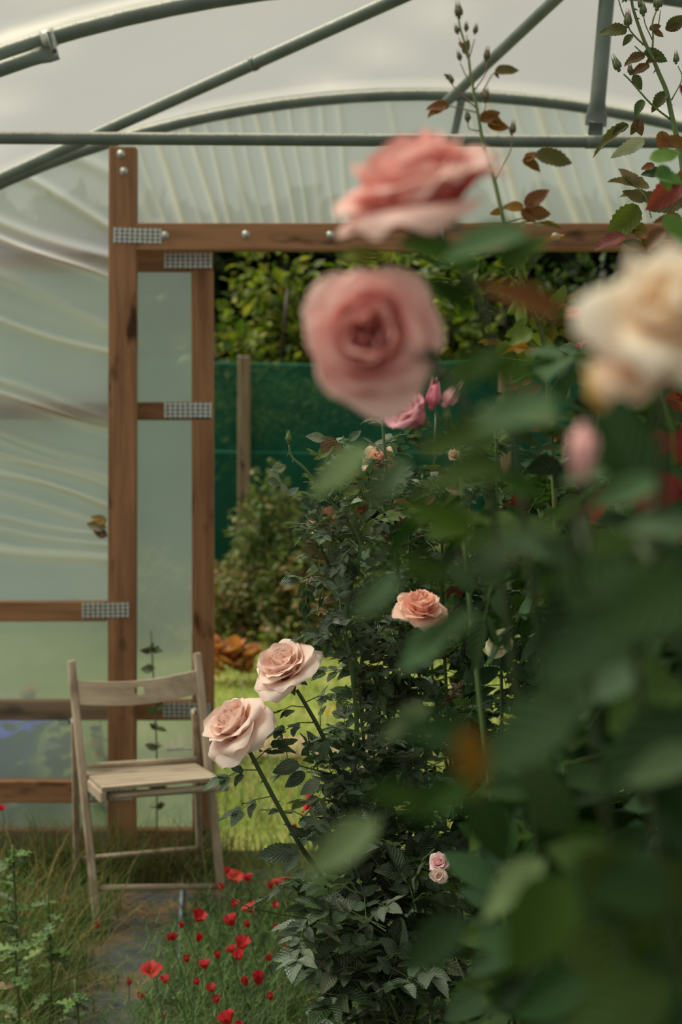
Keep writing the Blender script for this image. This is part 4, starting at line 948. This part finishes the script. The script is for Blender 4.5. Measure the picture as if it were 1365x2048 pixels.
stalk(200, 1440, 1700, 5.08, 'weed with orange flowers behind the film beside the timber post', [(190, 1485, .04), (197, 1510, .035)])
stalk(115, 1420, 1700, 5.15, 'dark leafy weed pressed behind the film left of the chair', None, [(.03, .06, .02)], 34, .07)
stalk(25, 1440, 1700, 5.12, 'dark leafy weed in front of the blue tub behind the film', None, [(.03, .07, .02)], 24, .05)
# flower and leaf caught in the fold
o = thing('dried_leaves', 'clump of dried yellow and rust leaves caught between film and post', 'leaves', P(198, 1040, 4.90))
g = MB()
for (a, b, c, d, cc) in ((214, 1042, 180, 1034, (.5, .32, .04)), (214, 1068, 186, 1062, (.40, .12, .06)), (213, 1055, 172, 1048, (.25, .18, .08)), (215, 1072, 185, 1058, (.12, .06, .03)), (213, 1046, 195, 1036, (.45, .30, .05))):
    leafpx(g, a, b, c, d, 4.925, [cc], tpls=LO)
g.build('leaf_blades', M['leaf'], o)
# blue tub
g = MB(); c = (-1.585, 5.62, 0)
prof = [(0, 0), (.27, 0), (.28, .02), (.325, .30), (.33, .325), (.35, .33), (.352, .345), (.335, .347), (.32, .33), (.265, .03), (0, .03)]
tub = thing('plastic_tub', 'blue round plastic tub standing outside behind the lower left film', 'tub', c)
g.lathe(c, (0, 0, 1), [(r*1.0, h*.98) for r, h in prof], 32); g.build('body', M['tub'], tub)
for s_ in (-1, 1):
    g = MB(); g.tube(smooth([(c[0]+s_*.34, c[1]-.06, .33), (c[0]+s_*.39, c[1]-.04, .36), (c[0]+s_*.39, c[1]+.04, .36), (c[0]+s_*.34, c[1]+.06, .33)], 4), .01, 8); g.build('handle', M['tub'], tub)

# ------------------------------------------------------------------ outside
fence = thing('netting_fence', 'dark green windbreak netting fence on weathered posts beyond the doorway', 'fence', (0, 11, 0))
g = MB(); nx, nz = 120, 14; V = []
for i in range(nx+1):
    x = -7+12*i/nx
    for j in range(nz+1):
        z = .02+2.13*j/nz + (.02*math.sin(x*3) if j == nz else 0); V.append((x, 11.05+.03*math.sin(x*5+z)+.02*math.sin(z*7+x), z))
g.add(V, [(i*(nz+1)+j, (i+1)*(nz+1)+j, (i+1)*(nz+1)+j+1, i*(nz+1)+j+1) for i in range(nx) for j in range(nz)]); g.build('netting', M['net'], fence)
for px in (487, -40, 1010):
    a = P(px, 712, 10.95); g = MB(); g.bar((a.x, 10.95, 0), (a.x+.01, 10.95, a.z), .10, .09, bev=.01); g.build('post', M['post'], fence, smooth=False)
g = MB()
for z in (P(0, 728, 11).z, P(0, 905, 11).z): g.tube([(-7+12*k/30, 11.0, z+.01*math.sin(k)) for k in range(31)], .008, 6, (.02, .12, .08))
g.build('wire', flat('green_wire', (.02, .16, .11)), fence)
YG = [(.16, .22, .02), (.24, .27, .03), (.09, .14, .015), (.30, .30, .05), (.05, .09, .012)]
def leafball(mb, n, c, rad, L, cols, shell=.45):
    for _ in range(n):
        v = rv(); r = U(0, 1)**shell; p = (c[0]+v.x*rad[0]*r, c[1]+v.y*rad[1]*r, c[2]+v.z*rad[2]*r)
        put_leaf(mb, random.choice(LO), p, v+rv()*.8, Vector((0, -.2, 1))+rv()*.6, L*U(.6, 1.3), rc(random.choice(cols), .3))
def shrub(name, label, cat, c, rad, n, L, cols, trunk=True, group=None, clumps=9):
    o = thing(name, label, cat, (c[0], c[1], 0), group); g = MB()
    for k in range(5 if trunk else 3):
        a = k*1.3; g.tube(smooth([(c[0], c[1], -.05), (c[0]+.25*rad[0]*math.cos(a), c[1]+.2*rad[1]*math.sin(a), c[2]*.6), (c[0]+.6*rad[0]*math.cos(a), c[1]+.5*rad[1]*math.sin(a), c[2]+rad[2]*.5)], 4), [(.05 if trunk else .014)*min(1, rad[2])*(1-.08*j) for j in range(9)], 7, (.05, .035, .02))
    g.build('trunk', M['stem'], o)
    g = MB()
    for k in range(clumps):
        v = rv(); r = U(.35, .8); cc = (c[0]+v.x*rad[0]*r, c[1]+v.y*rad[1]*r, c[2]+v.z*rad[2]*r); leafball(g, n//clumps, cc, (rad[0]*.42, rad[1]*.42, rad[2]*.33), L, cols, .4)
    g.build('foliage', M['far_leaf'], o)
for i, (x, z, rx, rz_, cols, lab) in enumerate(((-.75, 2.6, 1.0, 1.0, YG, 'yellow green hedge shrub rising over the netting, left part of the doorway'), (.7, 2.5, 1.0, 1.1, YG[:3]+YG[4:], 'green hedge shrub over the netting behind the large pink rose'),
        (2.0, 2.4, 1.0, 1.2, [(.04, .08, .015), (.07, .11, .02), (.02, .04, .01)], 'dark green shrub over the netting behind the tall rose shoot'), (-2.6, 2.2, 1.2, 1.1, YG[2:], 'dull green hedge shrub far left, seen hazily through the film'), (3.4, 2.2, 1.0, 1.3, [(.03, .07, .015), (.05, .09, .02)], 'dark shrub at the far right behind the cream rose'))):
    shrub('hedge_shrub', lab, 'shrub', (x, 12.3, z-.4), (rx, .8, rz_+.3), 3000 if i < 3 else 1400, .10, cols, group='hedge shrubs behind the netting', clumps=26)
g = MB()
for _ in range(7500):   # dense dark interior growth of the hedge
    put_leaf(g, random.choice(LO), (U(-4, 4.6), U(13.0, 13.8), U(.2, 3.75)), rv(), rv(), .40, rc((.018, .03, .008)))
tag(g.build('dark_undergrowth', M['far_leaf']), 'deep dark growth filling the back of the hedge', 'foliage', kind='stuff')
BRN = [(.20, .19, .07), (.26, .19, .10), (.14, .18, .06), (.18, .24, .07), (.34, .22, .12)]
for (px, py, D, rx, rz_, cols, lab) in ((470, 1160, 10.3, .30, .50, BRN, 'brownish green bush before the netting beside the fence post'), (560, 1080, 10.1, .32, .72, [(.08, .13, .03), (.13, .17, .05)]+BRN[:1], 'tall leafy green bush in the middle of the doorway before the netting'),
        (650, 1140, 9.9, .45, .62, BRN, 'rust brown bush behind the leaves of the sharp rose bush'), (800, 1120, 9.8, .6, .7, BRN[2:4]+[(.04, .07, .02)], 'dark green bush behind the rose canes'), (300, 1180, 10.0, .5, .5, BRN, 'dim bush seen through the film of the sliding door'), (590, 820, 11.6, .5, .35, [(.12, .2, .04), (.2, .25, .06)], 'pale green shrub showing through the netting')):
    c = P(px, py, D); shrub('garden_bush', lab, 'bush', (c.x, c.y, max(.3, c.z-.14) if py > 1000 else c.z), (rx*1.15, .4, rz_), 2200, .055, cols, trunk=False, group='bushes before the netting', clumps=16)
o = thing('dried_fern', 'rust coloured dried fern clump on the lawn beside the door', 'fern', (P(455, 1350, 8.6).x, 8.6, 0)); g = MB()
for k in range(90):
    a = U(0, 6.28); put_leaf(g, LO[k % 6], (P(452, 1350, 8.6).x+random.gauss(0, .10), 8.6+U(-.1, .1), U(.02, .2)), (math.cos(a), math.sin(a), U(.2, 1.6)), (0, 0, 1), U(.07, .16), rc((.42, .17, .07)))
g.build('fronds', M['far_leaf'], o)
g = MB(); c = P(560, 1495, 6.65); V = []
for k in range(24): a = 2*math.pi*k/24; V.append((c.x+.1+.75*math.cos(a)*(1+.15*math.sin(3*a)), c.y+.22*math.sin(a), .0+.012))
V.append((c.x+.1, c.y, .035)); g.add(V, [(k, (k+1) % 24, 24) for k in range(24)]); tag(g.build('bare_earth', flat('dry_earth', (.42, .29, .19), scale=30)), 'patch of bare pale dry earth in the lawn beyond the pink roses', 'earth')
yl = [(672, 1415, 6.6), (655, 1425, 6.9), (640, 1405, 7.2)]
for i, (px, py, D) in enumerate(yl):
    c = P(px, py, D); o = thing('dandelion', ['yellow dandelion nearest the rose cane on the lawn', 'yellow dandelion in the middle of three on the lawn', 'yellow dandelion furthest left of three on the lawn'][i], 'dandelion', (c.x, c.y, 0), 'yellow flowers on the lawn')
    g = MB(); g.tube([(c.x, c.y, -.02), c], .003, 5, (.1, .16, .05)); g.build('stem', M['stem'], o)
    bloom(o, c, (0, -.4, .9), .028, (.75, .45, .02), (.8, .5, .03), 10, 1.1, i+200, name='flower_head', sep=False)
